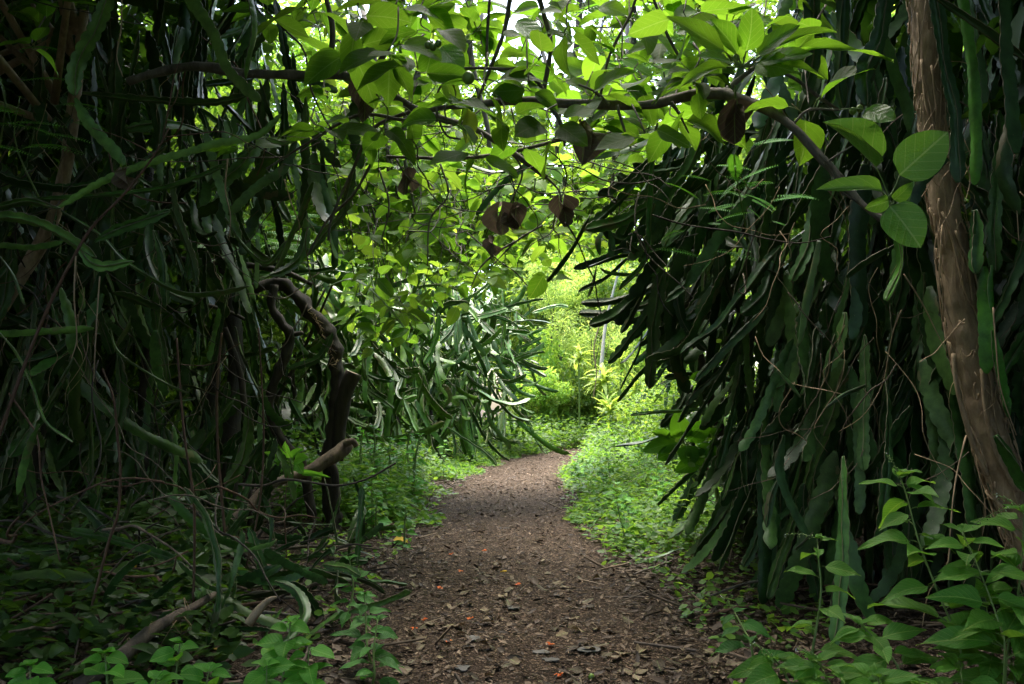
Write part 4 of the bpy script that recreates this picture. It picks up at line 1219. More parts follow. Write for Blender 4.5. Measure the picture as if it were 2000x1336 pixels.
LIMB[o2.name] = pxtube('limb', [(250, 160), (330, 136), (400, 130), (470, 143), (560, 146), (640, 145), (692, 151), (726, 165), (766, 187), (812, 214), (870, 235), (924, 250), (1002, 299), (1068, 347)],
       [3.7] * 6 + [3.6] * 8, [9, 9, 10, 10, 10, 10, 10, 9, 8, 7, 6, 6, 5], M['bark_grey'], o2, n=90, sides=10, rough=0.14, freq=14)
twigs = [
    (o, [(1412, 183), (1440, 158), (1476, 130)], 2.95, [7, 6, 5]), (o, [(1546, 246), (1580, 215), (1640, 215)], 2.7, [3, 2.5, 2]),
    (o, [(1500, 130), (1555, 155), (1600, 190), (1638, 214)], 2.8, [4, 4, 3]), (o, [(1610, 320), (1640, 300), (1665, 285)], 2.6, [3, 2, 1]),
    (o, [(1600, 300), (1625, 330), (1640, 370), (1675, 395)], 2.5, [4, 3, 2]), (o, [(1072, 200), (1062, 180), (1050, 160), (1020, 135), (985, 135)], 3.1, [5, 4, 3]),
    (o, [(985, 135), (920, 133), (850, 140)], 3.1, [3.5, 3, 2]), (o, [(1075, 208), (1095, 240), (1103, 285)], 3.1, [5, 4, 3]),
    (o, [(1190, 205), (1160, 178), (1130, 165)], 3.05, [4, 3, 2]), (o, [(1205, 206), (1215, 240), (1232, 290)], 3.0, [4, 3, 1.5]),
    (o, [(1310, 200), (1325, 220), (1345, 260)], 3.0, [5, 3, 1.5]), (o, [(1060, 185), (1075, 90), (1060, 20), (1040, -40)], 3.2, [5, 5, 6]),
    (o, [(930, 203), (955, 140), (985, 60), (998, -20)], 3.25, [3, 4, 5]), (o, [(950, 135), (952, 60), (958, -20)], 3.2, [3, 3, 3]),
    (o, [(1353, 186), (1330, 120), (1300, 60), (1270, -20)], 3.0, [3, 3, 3]), (o, [(1170, 200), (1190, 110), (1230, 30), (1250, -30)], 3.1, [3, 3, 3]),
    (o2, [(720, 155), (755, 98), (778, 40), (790, -30)], 3.6, [7, 6, 6]), (o2, [(790, 70), (850, 105), (900, 130)], 3.5, [4, 3, 2]),
    (o2, [(790, 235), (700, 225), (600, 280), (520, 330)], 3.6, [4, 3, 2]), (o2, [(812, 214), (730, 250), (690, 330), (650, 420), (640, 470)], 3.7, [4, 3.5, 3, 2]),
    (o2, [(890, 142), (860, 170), (852, 210), (870, 262), (900, 272)], 3.2, [2.5, 2.5, 2]), (o2, [(755, 306), (820, 308), (889, 310), (988, 299), (1107, 271), (1213, 257)], 3.9, [3, 3.5, 4, 4, 3]),
    (o2, [(730, 310), (690, 380), (640, 430), (600, 500)], 3.9, [3, 3, 2]), (o2, [(640, 145), (650, 60), (630, -30)], 3.7, [6, 6, 5]),
    (o2, [(1068, 347), (1090, 370), (1097, 395)], 3.6, [3, 2, 1.5]), (o2, [(1002, 299), (1020, 340), (995, 400)], 3.6, [3, 2, 1.5]),
    (o2, [(860, 320), (875, 380), (840, 430), (835, 520)], 4.2, [2, 2, 1.2]), (o2, [(740, 330), (760, 400), (745, 470)], 4.2, [2, 2, 1.2]),
    (o2, [(920, 560), (940, 520), (975, 490), (1010, 470)], 4.8, [1.2, 2, 2.5]), (o2, [(1060, 440), (1010, 470), (960, 520)], 4.8, [2, 2, 1])]
for (par, pxs, Y, r) in twigs:
    pxtube('twig', pxs, Y, r, M['bark_grey'], LIMB[par.name], n=max(10, 6 * len(pxs)), sides=7, rough=0.12, freq=20)


def hero_leaf(parent, mesh, b, t, Yb, Yt, wpx, tilt=(0, 0), col=None):
    """leaf from pixel b to pixel t, blade facing the viewer apart from tilt"""
    B, T = at(b[0], b[1], Yb), at(t[0], t[1], Yt)
    d = T - B
    L = d.length
    n = Vector((tilt[0], -1, tilt[1]))
    m = basis(B, d, n, L, 1.0)
    xw = max(abs(v.co.x) for v in mesh.vertices) * 2
    sx = (wpx / F * (Yb + Yt) / 2) / (L * xw)
    m = m @ Matrix.Diagonal((sx, 1, 1, 1))
    return link('leaf', mesh, parent, m, col)


# the lit sprig in front of the cactus wall
sp_ = thing('leaf_sprig', 'bright sprig of seven broad leaves before the dark cactus wall', 'sprig', at(1745, 442, 2.4))
pxtube('twig', [(1748, 450), (1752, 430), (1745, 412), (1733, 388)], 2.4, [3, 2.6, 1.6], M['stalk'], sp_, n=12, sides=6)
NOP = [leaf_mesh('sprig_leaf_blade', M['sprig'], U(0.62, 0.75), 12, 8, f_, dr, 0.02, 0.5, 0.8, seed=60 + i) for i, (f_, dr) in enumerate([(0.9, 0.3), (0.15, 0.15), (0.3, 0.5), (0.2, 0.4)])]
G = (1, 1, 1)
for (st_, b, t, wpx, k, tl) in [((1738, 393), (1711, 326), (1620, 224), 66, 0, (0.4, 0.5)), ((1737, 385), (1757, 342), (1854, 254), 92, 1, (0.1, 0.3)),
                                ((1738, 398), (1722, 372), (1607, 348), 40, 2, (0.1, 0.5)), ((1746, 408), (1738, 404), (1806, 478), 88, 3, (-0.2, 0.3)),
                                ((1742, 400), (1745, 390), (1785, 362), 34, 2, (0.3, -0.2)), ((1742, 400), (1735, 392), (1700, 408), 34, 3, (0.3, -0.4)), ((1560, 246), (1690, 215), (1748, 232), 60, 1, (0.2, 0.2))]:
    if st_[0] != 1560: pxtube('petiole', [st_, ((st_[0] + b[0]) / 2 + 2, (st_[1] + b[1]) / 2), b], 2.38, [1.8, 1.5, 1.3], M['stalk'], sp_, n=8, sides=5)
    else: pxtube('petiole', [(1640, 214), (1665, 212), b], 2.38, [1.5, 1.4, 1.2], M['stalk'], sp_, n=8, sides=5)
    hero_leaf(sp_, NOP[k], b, t, 2.38, 2.33, wpx, tl, G)


def whorl(parent, p, n, size, meshes, name='leaf', axis=None, spread=1.0, col=None):
    a0 = U(0, 6.28)
    for i in range(n):
        a = a0 + i * 2.4 + U(-.4, .4)
        e = U(-0.7, 0.55) * spread
        d = Vector((math.cos(a) * math.cos(e), 0.8 * math.sin(a) * math.cos(e), math.sin(e) - 0.12))
        nr = Vector((0, 0, 1)) * U(0.4, 1.0) + Vector((0, -1, 0)) * U(-0.3, 0.9) + rvec(0.45)
        me = random.choice(meshes)
        d.normalize()
        c_ = col or (1, 1, 1)
        k = U(0.6, 1.2)
        link(name, me, parent, basis(p + d * size * 0.25 + rvec(0.02), d, nr, size * U(0.75, 1.12)), (c_[0] * k, c_[1] * k, c_[2] * k))


near = [(600, 15), (705, 40), (760, 95), (850, 55), (820, 130), (685, 95), (930, 60), (1030, 70), (1060, 120), (1105, 150), (1150, 25), (1240, 30), (1300, 75), (1215, 115), (1150, 195), (1030, 165), (955, 165), (890, 185),
        (810, 205), (755, 250), (690, 265), (1250, 175), (1335, 150), (1390, 95), (1540, 100), (1500, 45), (1410, 30), (1330, 20), (1600, 50), (1570, 200), (1070, 245), (980, 240), (1130, 255), (1010, 285), (1250, 255),
        (640, 190), (560, 60), (520, 20), (880, 250), (1180, 235), (930, 290), (1330, 240), (620, 250), (1440, 60), (1560, 30), (1370, 160), (1110, 50), (770, 10), (480, 290), (20, 20), (110, 15), (70, 75)]
near += [(U(560, 1400), U(-30, 285)) for _ in range(46)]
for ni, (px, py) in enumerate(near):
    Y = U(2.7, 3.4) if ni < 52 else U(3.3, 4.6)
    if px < 700: Y += 0.5
    p = at(px + U(-12, 12), py + U(-10, 10), Y)
    par = o if px > 860 else o2
    whorl(par, p, random.choice([3, 4, 4, 5]), U(0.125, 0.19), BROAD, col=(0.72, 0.8, 0.62))
    q = at(px + U(-20, 20), py - U(30, 90), Y + 0.1)
    tube('twig', [p, p.lerp(q, 0.5) + rvec(0.03), q], [0.0022, 0.003, 0.0035], M['bark_grey'], par, 8, 5)
# the big whorl at top right
p = at(1450, 135, 2.6)
for (t, wpx, tl) in [((1310, 20), 70, (0.2, 0.5)), ((1365, 100), 45, (0.1, 0.8)), ((1560, 45), 55, (0.2, 0.7)), ((1630, 30), 42, (-.2, 0.9)), ((1760, 55), 26, (0, 0.9)), ((1330, 140), 40, (0, .9)), ((1620, 122), 36, (0, 1)), ((1400, 30), 60, (0.1, 0.4)), ((1590, 95), 55, (.1, .6)), ((1550, 125), 70, (0.1, 0.3)), ((1480, 15), 60, (.2, .3))]:
    b = (1450 + (t[0] - 1450) * 0.25, 128 + (t[1] - 128) * 0.25)
    pxtube('petiole', [(1450, 130), b], 2.6, [1.8, 1.4], M['stalk'], o, n=5, sides=5)
    hero_leaf(o, BROAD[random.randrange(10)], b, t, 2.58, 2.5, wpx, tl, (0.95, 1.05, 0.8))
hero_leaf(o2, NOP[1], (862, 90), (905, 140), 3.0, 3.0, 60, (0.3, 0.4), (0.8, 0.9, 0.9))
hero_leaf(o, NOP[1], (1010, 40), (1062, 80), 3.0, 3.0, 62, (0.3, 0.6), (0.8, 0.9, 0.9))
hero_leaf(o, NOP[3], (1060, 540), (1035, 585), 4.4, 4.4, 38, (0.3, 0.0), (1.0, 1.0, 0.6))
# green fruit
def ball(name, p, r, mat, parent=None, seg=8):
    V, Fc = [], []
    for i in range(seg + 1):
        th = math.pi * i / seg
        for j in range(seg):
            a = 2 * math.pi * j / seg
            V.append((r * math.sin(th) * math.cos(a), r * math.sin(th) * math.sin(a), r * 1.1 * math.cos(th)))
    for i in range(seg):
        for j in range(seg):
            Fc.append((i * seg + j, (i + 1) * seg + j, (i + 1) * seg + (j + 1) % seg, i * seg + (j + 1) % seg))
    return link(name, mesh_from(name, V, Fc, mat), parent, Matrix.Translation(p))


for (px, py) in [(836, 88), (846, 92), (856, 85), (1410, 112), (1425, 120), (1438, 113), (1666, 217), (1679, 212), (1523, 222), (915, 152)]:
    ball('fruit', at(px, py, 2.75), 0.0115 if px != 915 else 0.02, M['fruit'], o if px > 860 else o2, 10)
# dead leaves hanging from the limbs
for (px, py, wpx, hpx, Y, par) in [(1440, 235, 55, 95, 2.85, o), (1142, 275, 42, 100, 3.1, o), (978, 425, 34, 70, 3.6, o2), (1004, 420, 34, 60, 3.6, o2), (1097, 410, 42, 68, 3.6, o2), (965, 482, 22, 44, 3.7, o2),
                                   (705, 192, 32, 90, 3.5, o2), (800, 352, 24, 55, 3.7, o2), (245, 348, 34, 52, 3.1, o2)]:
    for k in range(2):
        b, t = at(px + U(-6, 6), py - hpx * 0.45, Y), at(px + U(-8, 8), py + hpx * 0.5, Y + U(-.04, .04))
        L = (t - b).length
        me = random.choice(DEADL)
        xw = max(abs(v.co.x) for v in me.vertices) * 2
        m = basis(b, t - b, Vector((U(-1, 1), -1, 0)), L, 1) @ Matrix.Diagonal((wpx / F * Y / (L * xw), 1, 0.7, 1))
        link('dead_leaf', me, par, m)
hero_leaf(o2, leaf_mesh('wilted_leaf', M['lime_leaf'], 0.5, 10, 6, 0.8, 0.2, 0.04, 0.5, 0.8, seed=5), (913, 212), (912, 282), 3.1, 3.1, 34, (0.5, 0), (0.8, 0.8, 0.6))

# ------------------------------------------------------------------ mid-distance leafy tree hanging into the light
def poly_pts(poly, n):
    out = []
    xs_, ys_ = [p[0] for p in poly], [p[1] for p in poly]
    while len(out) < n:
        x, y = U(min(xs_), max(xs_)), U(min(ys_), max(ys_))
        ins = False
        for i in range(len(poly)):
            x1, y1 = poly[i]
            x2, y2 = poly[i - 1]
            if (y1 > y) != (y2 > y) and x < (x2 - x1) * (y - y1) / (y2 - y1) + x1: ins = not ins
        if ins: out.append((x, y))
    return out


for (poly, n, y0, y1, sz, lab) in [
    ([(640, 300), (860, 300), (880, 430), (800, 660), (690, 690), (650, 560)], 62, 5.0, 6.8, (0.11, 0.16), 'sunlit broad leaved tree drooping above the cactus bank'),
    ([(860, 280), (1060, 300), (1040, 430), (970, 600), (800, 580)], 68, 5.2, 7.0, (0.11, 0.16), 'glowing leafy boughs hanging in the centre over the bank'),
    ([(1040, 290), (1240, 280), (1230, 420), (1160, 470), (1060, 560), (1020, 480)], 60, 5.2, 7.2, (0.11, 0.16), 'leafy boughs meeting the cactus tips above the bend'),
    ([(560, -40), (1000, -40), (960, 120), (900, 280), (640, 300)], 66, 4.6, 7.0, (0.12, 0.17), 'leafy crown at the top left of the sky gap'),
    ([(1060, -40), (1440, -40), (1420, 200), (1250, 290), (960, 290), (1100, 120)], 66, 4.6, 7.0, (0.12, 0.17), 'leafy crown at the top right of the sky gap')]:
    cx = sum(p[0] for p in poly) / len(poly)
    top = at(cx, -260, (y0 + y1) / 2)
    t_ = thing('leafy_bough', lab, 'bough', top, 'sunlit boughs over the path')
    pxtube('limb', [(cx, -260), (cx + U(-40, 40), 60), (cx + U(-40, 40), 260), (cx + U(-40, 40), 420)], (y0 + y1) / 2 + 0.4, [8, 7, 5, 2], M['bark_grey'], t_, n=24, sides=7)
    ends = [at(cx + U(-60, 60), U(100, 400), (y0 + y1) / 2 + 0.4) for _ in range(16)]
    for (x, y) in poly_pts(poly, n):
        p = at(x, y, U(y0, y1))
        kc = U(0.65, 1.2) * (0.72 if min(q_[1] for q_ in poly) < 0 else 1.15)  # lower boughs brightened in colour as if sunlit, top ones darkened
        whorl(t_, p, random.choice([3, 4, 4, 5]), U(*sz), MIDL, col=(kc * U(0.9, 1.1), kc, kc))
        q = min(ends, key=lambda e: (e - p).length) + rvec(0.3)
        if random.random() < 0.45: tube('twig', [p, p.lerp(q, 0.5) + Vector((U(-.1, .1), 0, U(-.12, .02))), q], [0.002, 0.003, 0.005], M['bark'], t_, 8, 5)
# denser, smaller leaves behind them
for (px, py, Y, s, lab) in [(760, 420, 9.0, 0.55, 'bright small leaved mass behind the left bough'), (930, 350, 9.5, 0.6, 'light green leaf mass behind the central bough'), (1090, 380, 10.5, 0.6, 'light green leaf mass high over the bend'),
                            (690, 300, 8.5, 0.5, 'leaf mass above the arching trunk'), (860, 200, 9.0, 0.5, 'back lit leaf mass under the top limb'), (1230, 330, 10, 0.5, 'leaf mass behind the drooping cactus top'), 
                            (640, 150, 11.0, 0.7, 'leaf mass behind the thick left limb'), (1370, 70, 12, 0.7, 'leaf mass behind the big leaf whorl')]:
    p = at(px, py, Y)
    t_ = thing('leaf_mass', lab, 'bough', p, 'leaf masses behind the boughs')
    crown_at(t_, random.choice(CROWN_MID), p, s, 0.8)
    tube('limb', [p + Vector((U(-.4, .4), 0.4, 2.4)), p + Vector((0, 0.1, 1.0)), p], [0.03, 0.02, 0.01], M['bark_grey'], t_, 10, 6)

# ------------------------------------------------------------------ herbs in the foreground
def raceme(parent, p, q, n=22):
    c = p.lerp(q, 0.5) + Vector((0, 0, 0.01))
    rc = tube('raceme', [p, c, q], [0.0014, 0.0011, 0.0007], M['stalk'], parent, 10, 5)
    V, Fc, idx = [], [], []
    for i in range(n):
        t = 0.15 + 0.85 * i / n
        b = p * (1 - t) ** 2 + c * 2 * t * (1 - t) + q * t * t + rvec(0.007)
        r = 0.0032 * (1.15 - 0.5 * t)
        k = len(V)
        V += [b + Vector(v) * r for v in ((1, 0, 0), (-1, 0, 0), (0, 1, 0), (0, -1, 0), (0, 0, 1), (0, 0, -1))]
        for f in ((0, 2, 4), (2, 1, 4), (1, 3, 4), (3, 0, 4), (2, 0, 5), (1, 2, 5), (3, 1, 5), (0, 3, 5)):
            Fc.append(tuple(k + j for j in f))
            idx.append(1 if t > 0.85 else 0)
    c0 = V[0].copy()
    link('berries', mesh_from('berries', [v - c0 for v in V], Fc, [M['fruit'], M['flower']], idx), rc, Matrix.Translation(c0))


def herb(label, pxs, Y, leaf, meshes, n, rac=None, group=None, col=None, spread=1.0, cat='herb', r=1.8):
    pts = [at(x, y, Y + 0.05 * i) for i, (x, y) in enumerate(pxs)]
    b = pts[0]
    g = gz(b.x, b.y)
    if b.z > g + 0.02:
        b = Vector((b.x + U(-.03, .03), b.y + 0.05, g - 0.01))
        pts = [b] + pts
    o = thing('herb', label, cat, b, group)
    ym = Y
    tube('stem', pts, [r * 1.5 / F * ym, r * 1.2 / F * ym, r * 0.7 / F * ym], M['stalk'], o, 24, 6)
    C_ = catmull(pts, 60)
    for i in range(n):
        t = 0.25 + 0.75 * (i + 0.5) / n
        k = min(58, int(t * 59))
        a = i * 2.4 + U(-.5, .5)
        d = Vector((math.cos(a), 0.7 * math.sin(a), U(-0.25, 0.35)))
        d.normalize()
        sz = leaf * (1.15 - 0.65 * max(0, t - 0.3)) * U(0.75, 1.15)
        nr = Vector((0, -0.45, 1)) + rvec(0.35)
        kk = U(0.85, 1.15)
        cc = col or (1, 1, 1)
        link('leaf', random.choice(meshes), o, basis(C_[k] + d * sz * 0.16, d, nr, sz), (cc[0] * kk, cc[1] * kk, cc[2] * kk))
    for i in range(4):
        a = U(0, 6.28)
        d = Vector((math.cos(a), math.sin(a), 0.5))
        link('leaf', random.choice(meshes), o, basis(pts[-1], d, Vector((0, -0.3, 1)), leaf * U(0.35, 0.5)), col)
    if rac: raceme(o, pts[-1], at(rac[0], rac[1], Y + 0.05 * len(pxs)))
    return o


BG = (1.2, 1.12, 0.75)
herb('tall berry herb with white tipped raceme before the dark cactus base', [(1881, 1300), (1828, 1148), (1793, 1053), (1772, 972), (1757, 929)], 2.35, 0.14, HERB, 20, (1728, 884), 'berry herbs', BG)
herb('slim berry herb standing alone left of the tall herb', [(1585, 1290), (1603, 1165), (1599, 1091), (1596, 1052)], 2.6, 0.105, HERB, 9, (1530, 1046), 'berry herbs', BG)
herb('leafy berry herb with yellow green raceme at the right edge', [(1962, 1290), (1951, 1218), (1912, 1112), (1880, 1040)], 2.2, 0.135, HERB, 20, (1978, 990), 'berry herbs', BG)
herb('bushy herb cut by the right edge beside the wrapped trunk', [(1965, 1300), (1985, 1183), (1996, 1090), (2000, 1000)], 2.25, 0.135, HERB, 20, (1940, 965), 'berry herbs', BG)
herb('low berry herb between the slim and the tall herbs', [(1762, 1330), (1712, 1253), (1680, 1218)], 2.35, 0.13, HERB, 14, None, 'berry herbs', BG)
herb('spreading herb with a white flower tip at the bottom edge', [(1640, 1390), (1612, 1320), (1600, 1290)], 2.25, 0.14, HERB, 14, (1553, 1268), 'berry herbs', BG)
herb('herb with a dull green raceme low beside the litter', [(1560, 1390), (1530, 1310), (1512, 1288)], 2.3, 0.135, HERB, 14, (1466, 1256), 'berry herbs', BG)
herb('small dark herb with a thin raceme at the litter edge', [(1470, 1280), (1450, 1225), (1435, 1196)], 2.75, 0.10, HERB, 8, (1406, 1160), 'berry herbs', (0.6, 0.8, 0.6))
for i, (px, py, lab) in enumerate([(1720, 1320, 'herb crown in the bottom row below the low berry herb'), (1800, 1335, 'herb crown at the bottom edge below the tall stem'), (1880, 1290, 'herb crown with broad leaves left of the corner'),
                                   (1975, 1240, 'broad leaved herb in the bottom right corner'), (1480, 1335, 'herb crown at the bottom edge nearest the path'), (1930, 1160, 'herb crown filling the gap between the right stems')]):
    herb(lab, [(px + 10, py + 130), (px, py + 50), (px - 5, py)], 2.1 + 0.05 * i, 0.14, HERB, 15, None, 'berry herbs', BG)
# left foreground
for (px, py, Y, lab) in [(60, 1300, 2.6, 'bright heart leaved herb in the bottom left corner'), (210, 1275, 2.6, 'heart leaved herb sprouting beside the corner herb'), (345, 1255, 2.7, 'slender pale herb rising before the leaning log'),
                         (400, 1310, 2.5, 'low bright herb at the bottom edge below the log'), (300, 1325, 2.5, 'small herb row at the bottom left edge'), (560, 1215, 2.8, 'tall pale herb with ragged leaf tips near the path'),
                         (600, 1260, 2.75, 'broad heart leaved herb right beside the path edge'), (520, 1300, 2.6, 'dark leaved herb under the ragged herb')]:
    herb(lab, [(px + U(-15, 15), py + 140), (px, py + 60), (px + U(-8, 8), py)], Y, 0.10, HEART, 14, None, 'heart leaved herbs', (1.2, 1.35, 0.75))
for (px, py, Y, lab) in [(715, 1180, 3.4, 'dark herb leaning over the litter left of the path'), (690, 1110, 4.0, 'dark herb above the leaning herb on the path bank'), (730, 1230, 3.2, 'low dark herb at the foot of the leaning herb'), (735, 985, 6.6, 'upright herb on the lit bank before the arching trunk'),
                         (790, 1010, 6.2, 'small upright herb nearest the path bank')]:
    herb(lab, [(px + U(-15, 15), py + 90), (px, py + 40), (px + U(-8, 8), py - 20)], Y, 0.11, HERB, 12, None, 'herbs on the left bank', (0.6, 0.8, 0.6))
# lit sprays on the left bank
for i in range(16):
    px, py, Y = U(690, 830), U(830, 920), U(8.0, 9.5)
    herb('bright weed with lance leaves beside the arching trunk foot', [(px + U(-15, 15), py + 90), (px, py + 40), (px + U(-10, 10), py)], Y, 0.13, HERB, 12, None, 'bright weeds by the trunk', (1.1, 1.4, 0.7))
for i in range(30):
    sd2 = 1 if i < 20 else -1
    y = U(6.0, 12.5)
    x = pathx(y) + sd2 * U(0.75, 1.7)
    h = U(0.25, 0.6)
    b = Vector((x, y, gz(x, y)))
    o = thing('verge_weed', 'upright weed with small lance leaves on the %s verge' % ('right hand' if sd2 > 0 else 'left hand'), 'weed', b, 'weeds on the %s verge' % ('right' if sd2 > 0 else 'left'))
    tp = b + Vector((U(-.1, .1), U(-.1, .1), h))
    tube('stem', [b, b.lerp(tp, 0.5) + rvec(0.03), tp], [0.005, 0.004, 0.002], M['stalk'], o, 8, 5)
    for k in range(12):
        a = k * 2.4
        link('leaf', random.choice(HERB), o, basis(b.lerp(tp, 0.25 + 0.75 * k / 12), Vector((math.cos(a), math.sin(a), U(-.1, .5))), Vector((0, -.3, 1)), U(0.08, 0.14)), (1.0, 1.15, 0.6))
# big leaved sapling right of the path and sprouts on the low limb
sapl = herb('big leaved sapling at the right path edge', [(1400, 960), (1370, 920), (1340, 880), (1322, 855)], 5.6, 0.05, MIDL, 3, None, None, None, cat='sapling', r=3)
for (b, t, wp) in [((1333, 858), (1322, 805), 36), ((1325, 865), (1260, 872), 30), ((1345, 862), (1385, 825), 34), ((1350, 872), (1372, 905), 36), ((1320, 880), (1285, 895), 26), ((1360, 880), (1405, 880), 26), ((1310, 855), (1275, 842), 18), ((1340, 870), (1350, 910), 36),
                   ((1380, 850), (1405, 838), 16), ((1380, 740), (1350, 735), 22), ((1385, 800), (1400, 815), 20), ((1365, 900), (1325, 915), 28)]:
    hero_leaf(sapl, MIDL[random.randrange(8)], b, t, 5.6, 5.5, wp * 1.2, (U(-.3, .3), U(0, .5)), (0.42, 0.62, 0.35))
slim = thing('slim_trunk', 'slim dark trunk leaning behind the big leaved sapling', 'tree trunk', at(1450, 1090, 5.9))
pxtube('trunk', [(1335, 560), (1352, 640), (1372, 720), (1395, 800), (1425, 900), (1445, 990), (1455, 1095)], 5.9, [7, 8, 9, 10, 12, 13, 14], M['bark'], slim, n=40, sides=9, rough=0.2)
pxtube('branch', [(1450, 930), (1380, 915), (1345, 890)], 5.8, [3, 2.5, 2], M['twig'], slim, n=14, sides=6)
pxtube('branch', [(1475, 1000), (1468, 900), (1462, 800), (1455, 700)], 6.0, [6, 6, 5, 4], M['bark'], slim, n=18, sides=7)
lsp = thing('limb_sprout', 'fresh leaf sprout growing on the bare tan limb', 'sprout', at(565, 930, 6.1))
for (b, t, wp) in [((560, 900), (520, 882), 20), ((565, 895), (552, 868), 20), ((575, 900), (600, 892), 22), ((580, 905), (592, 925), 18), ((560, 910), (528, 912), 16), ((590, 925), (640, 928), 10), ((570, 895), (585, 875), 16)]:
    hero_leaf(lsp, HEART[random.randrange(6)], b, t, 6.1, 6.0, wp * 1.2, (U(-.3, .3), U(0, .6)), (1.2, 1.3, 0.8))
pxtube('stem', [(572, 930), (570, 912), (566, 895)], 6.1, [2, 1.6, 1.2], M['stalk'], lsp, sides=5)

# feathery fronds (mimosa-like) on the left edge and in the right tangle
def frond_mesh(L=0.3, n=16, mat=None):
    V, Fc = [], []
    for i in range(n):
        y = L * (0.15 + 0.85 * i / n)
        z = -0.25 * y * y / L
        l = L * 0.16 * math.sin(math.pi * (0.15 + 0.8 * i / n)) + 0.006
        for s in (-1, 1):
            k = len(V)
            V += [(0, y, z), (s * l * 0.4, y + l * 0.32, z + 0.002), (s * l, y + l * 0.25, z - 0.004), (s * l * 0.45, y - l * 0.02, z)]
            Fc.append((k, k + 1, k + 2, k + 3))
    k = len(V)
    V += [(-.0012, 0, 0), (.0012, 0, 0), (.0006, L, -0.25 * L), (-.0006, L, -0.25 * L)]
    Fc.append((k, k + 1, k + 2, k + 3))
    return mesh_from('frond_blade', V, Fc, mat, smooth=False)


FROND = [frond_mesh(U(0.2, 0.3), 18, M['herb_leaf']) for _ in range(3)]
for (px, py, Y, lab, n, fs) in [(10, 190, 3.6, 'feathery fronds at the left edge beside the pale leaning trunk', 8, 0.8), (30, 280, 3.6, 'lower feathery fronds touching the left edge', 8, 0.8), (510, 470, 6.2, 'feathery foliage above the arching trunk', 22, 1.2), (450, 440, 6.6, 'feathery foliage left of the arch top', 18, 1.2),
                                (1440, 350, 4.0, 'feathery fronds in front of the cactus behind the limb', 12, 0.8), (1420, 440, 4.2, 'feathery sprays among the leaning cactus stems', 12, 0.8), (1290, 80, 4.5, 'feathery canopy sprays at the top right of the sky gap', 24, 1.3)]:
    p = at(px, py, Y)
    f_ = thing('feathery_plant', lab, 'plant', p)
    tube('stem', [p + Vector((U(-.1, .1), 0.1, -0.25)), p, p + Vector((U(-.1, .1), 0, 0.2))], [0.004, 0.003, 0.002], M['stalk'], f_, 8, 5)
    for i in range(n):
        a = U(-0.6, 0.6) if px < 100 else U(0, 6.28)
        d = Vector((math.cos(a), U(-.6, .3), U(-0.2, 0.4)))
        link('frond', random.choice(FROND), f_, basis(p + rvec(0.18), d, Vector((0, -0.5, 1)), fs * U(0.8, 1.2)), (1.0, 1.15, 0.7))

# ------------------------------------------------------------------ floor: fallen stems, sticks, leaves, flowers
def lie(px, py, ang, L, mesh, col, lab, grp, name='fallen_cactus'):
    Y = CAM_Z * F / (py - 790)
    p = at(px, py, Y)
    p.z = gz(p.x, p.y) + 0.045
    d = Vector((math.cos(ang), math.sin(ang) * 1.6, 0.1 * U(-.3, 1.2)))
    z = -d.normalized()
    up = Vector((0, 0, 1))
    y = (up - z * up.dot(z)).normalized()
    x = y.cross(z)
    s = L
    m = Matrix((x * s, y * s, z * s)).transposed().to_4x4()
    m.translation = p
    ob = link(name, mesh, None, m, col)
    return tag(ob, lab, 'cactus stem', grp)


fs = [(370, 1080, 0.9, 'pale green cactus piece leaning by the second sapling'), (415, 1120, 1.1, 'broad cactus piece propped below the bare limb'), (490, 1010, 1.5, 'upright cactus tip by the bare limb foot'), (560, 1110, -0.2, 'fallen cactus pad beside the short dark rod'),
      (620, 1090, 0.1, 'scalloped cactus piece on the path bank'), (640, 1120, 0.3, 'wide dark cactus piece nearest the path bank'), (480, 1160, -0.3, 'long fallen cactus stem above the ragged herb'), (440, 1190, 0.6, 'fallen cactus stem beside the leaning log'),
      (400, 1250, -0.5, 'cactus piece pointing down to the bottom herbs'), (300, 1150, 1.3, 'small upright cactus pad near the yellow leaf'), (90, 1160, -0.9, 'fallen cactus stem at the left edge of the floor'), (250, 1220, 0.1, 'flat cactus stem lying before the bottom herbs'),
      (150, 1040, -0.8, 'dark cactus stem sloping through the stick pile'), (690, 1050, -0.3, 'curled cactus piece by the dark bank herb'), (1400, 1255, 0.1, 'withered cactus stem across the litter right of the path'), (1250, 1105, 0.2, 'dark cactus scrap under the right weeds'), (1320, 1030, 0.6, 'cactus piece lying in the right weeds')]
for i, (px, py, a, lab) in enumerate(fs):
    lie(px, py, a, U(0.45, 0.75), random.choice(STEMS + ARCH), shade(0.8, 1.5, 0.9), lab, 'fallen cactus pieces')
log = thing('leaning_log', 'rooted brown log slanting up from the bottom left herbs', 'log', at(170, 1330, 3.2))
pxtube('log', [(150, 1345), (230, 1290), (300, 1230), (370, 1190), (420, 1160)], [3.0, 3.1, 3.25, 3.4, 3.6], [15, 15, 12, 9, 6], M['bark_brown'], log, n=36, sides=10, rough=0.2, freq=12)
for i in range(14):
    t = U(0.1, 0.9)
    p = at(150 + 270 * t, 1345 - 185 * t, 3.0 + 0.5 * t - 0.05)
    tube('aerial_root', [p, p + rvec(0.05), p + rvec(0.08) + Vector((0, 0, -0.03))], [0.002, 0.0015, 0.001], M['root'], log, 8, 4)
tag(pxtube('branch_stub_log', [(485, 1218), (505, 1192), (525, 1172), (540, 1166)], 3.2, [9, 8, 5, 2], M['bark_rooted'], None, n=16, sides=8), 'broken horn shaped stick poking up beside the cactus pieces', 'stick').name = 'horn_stick'
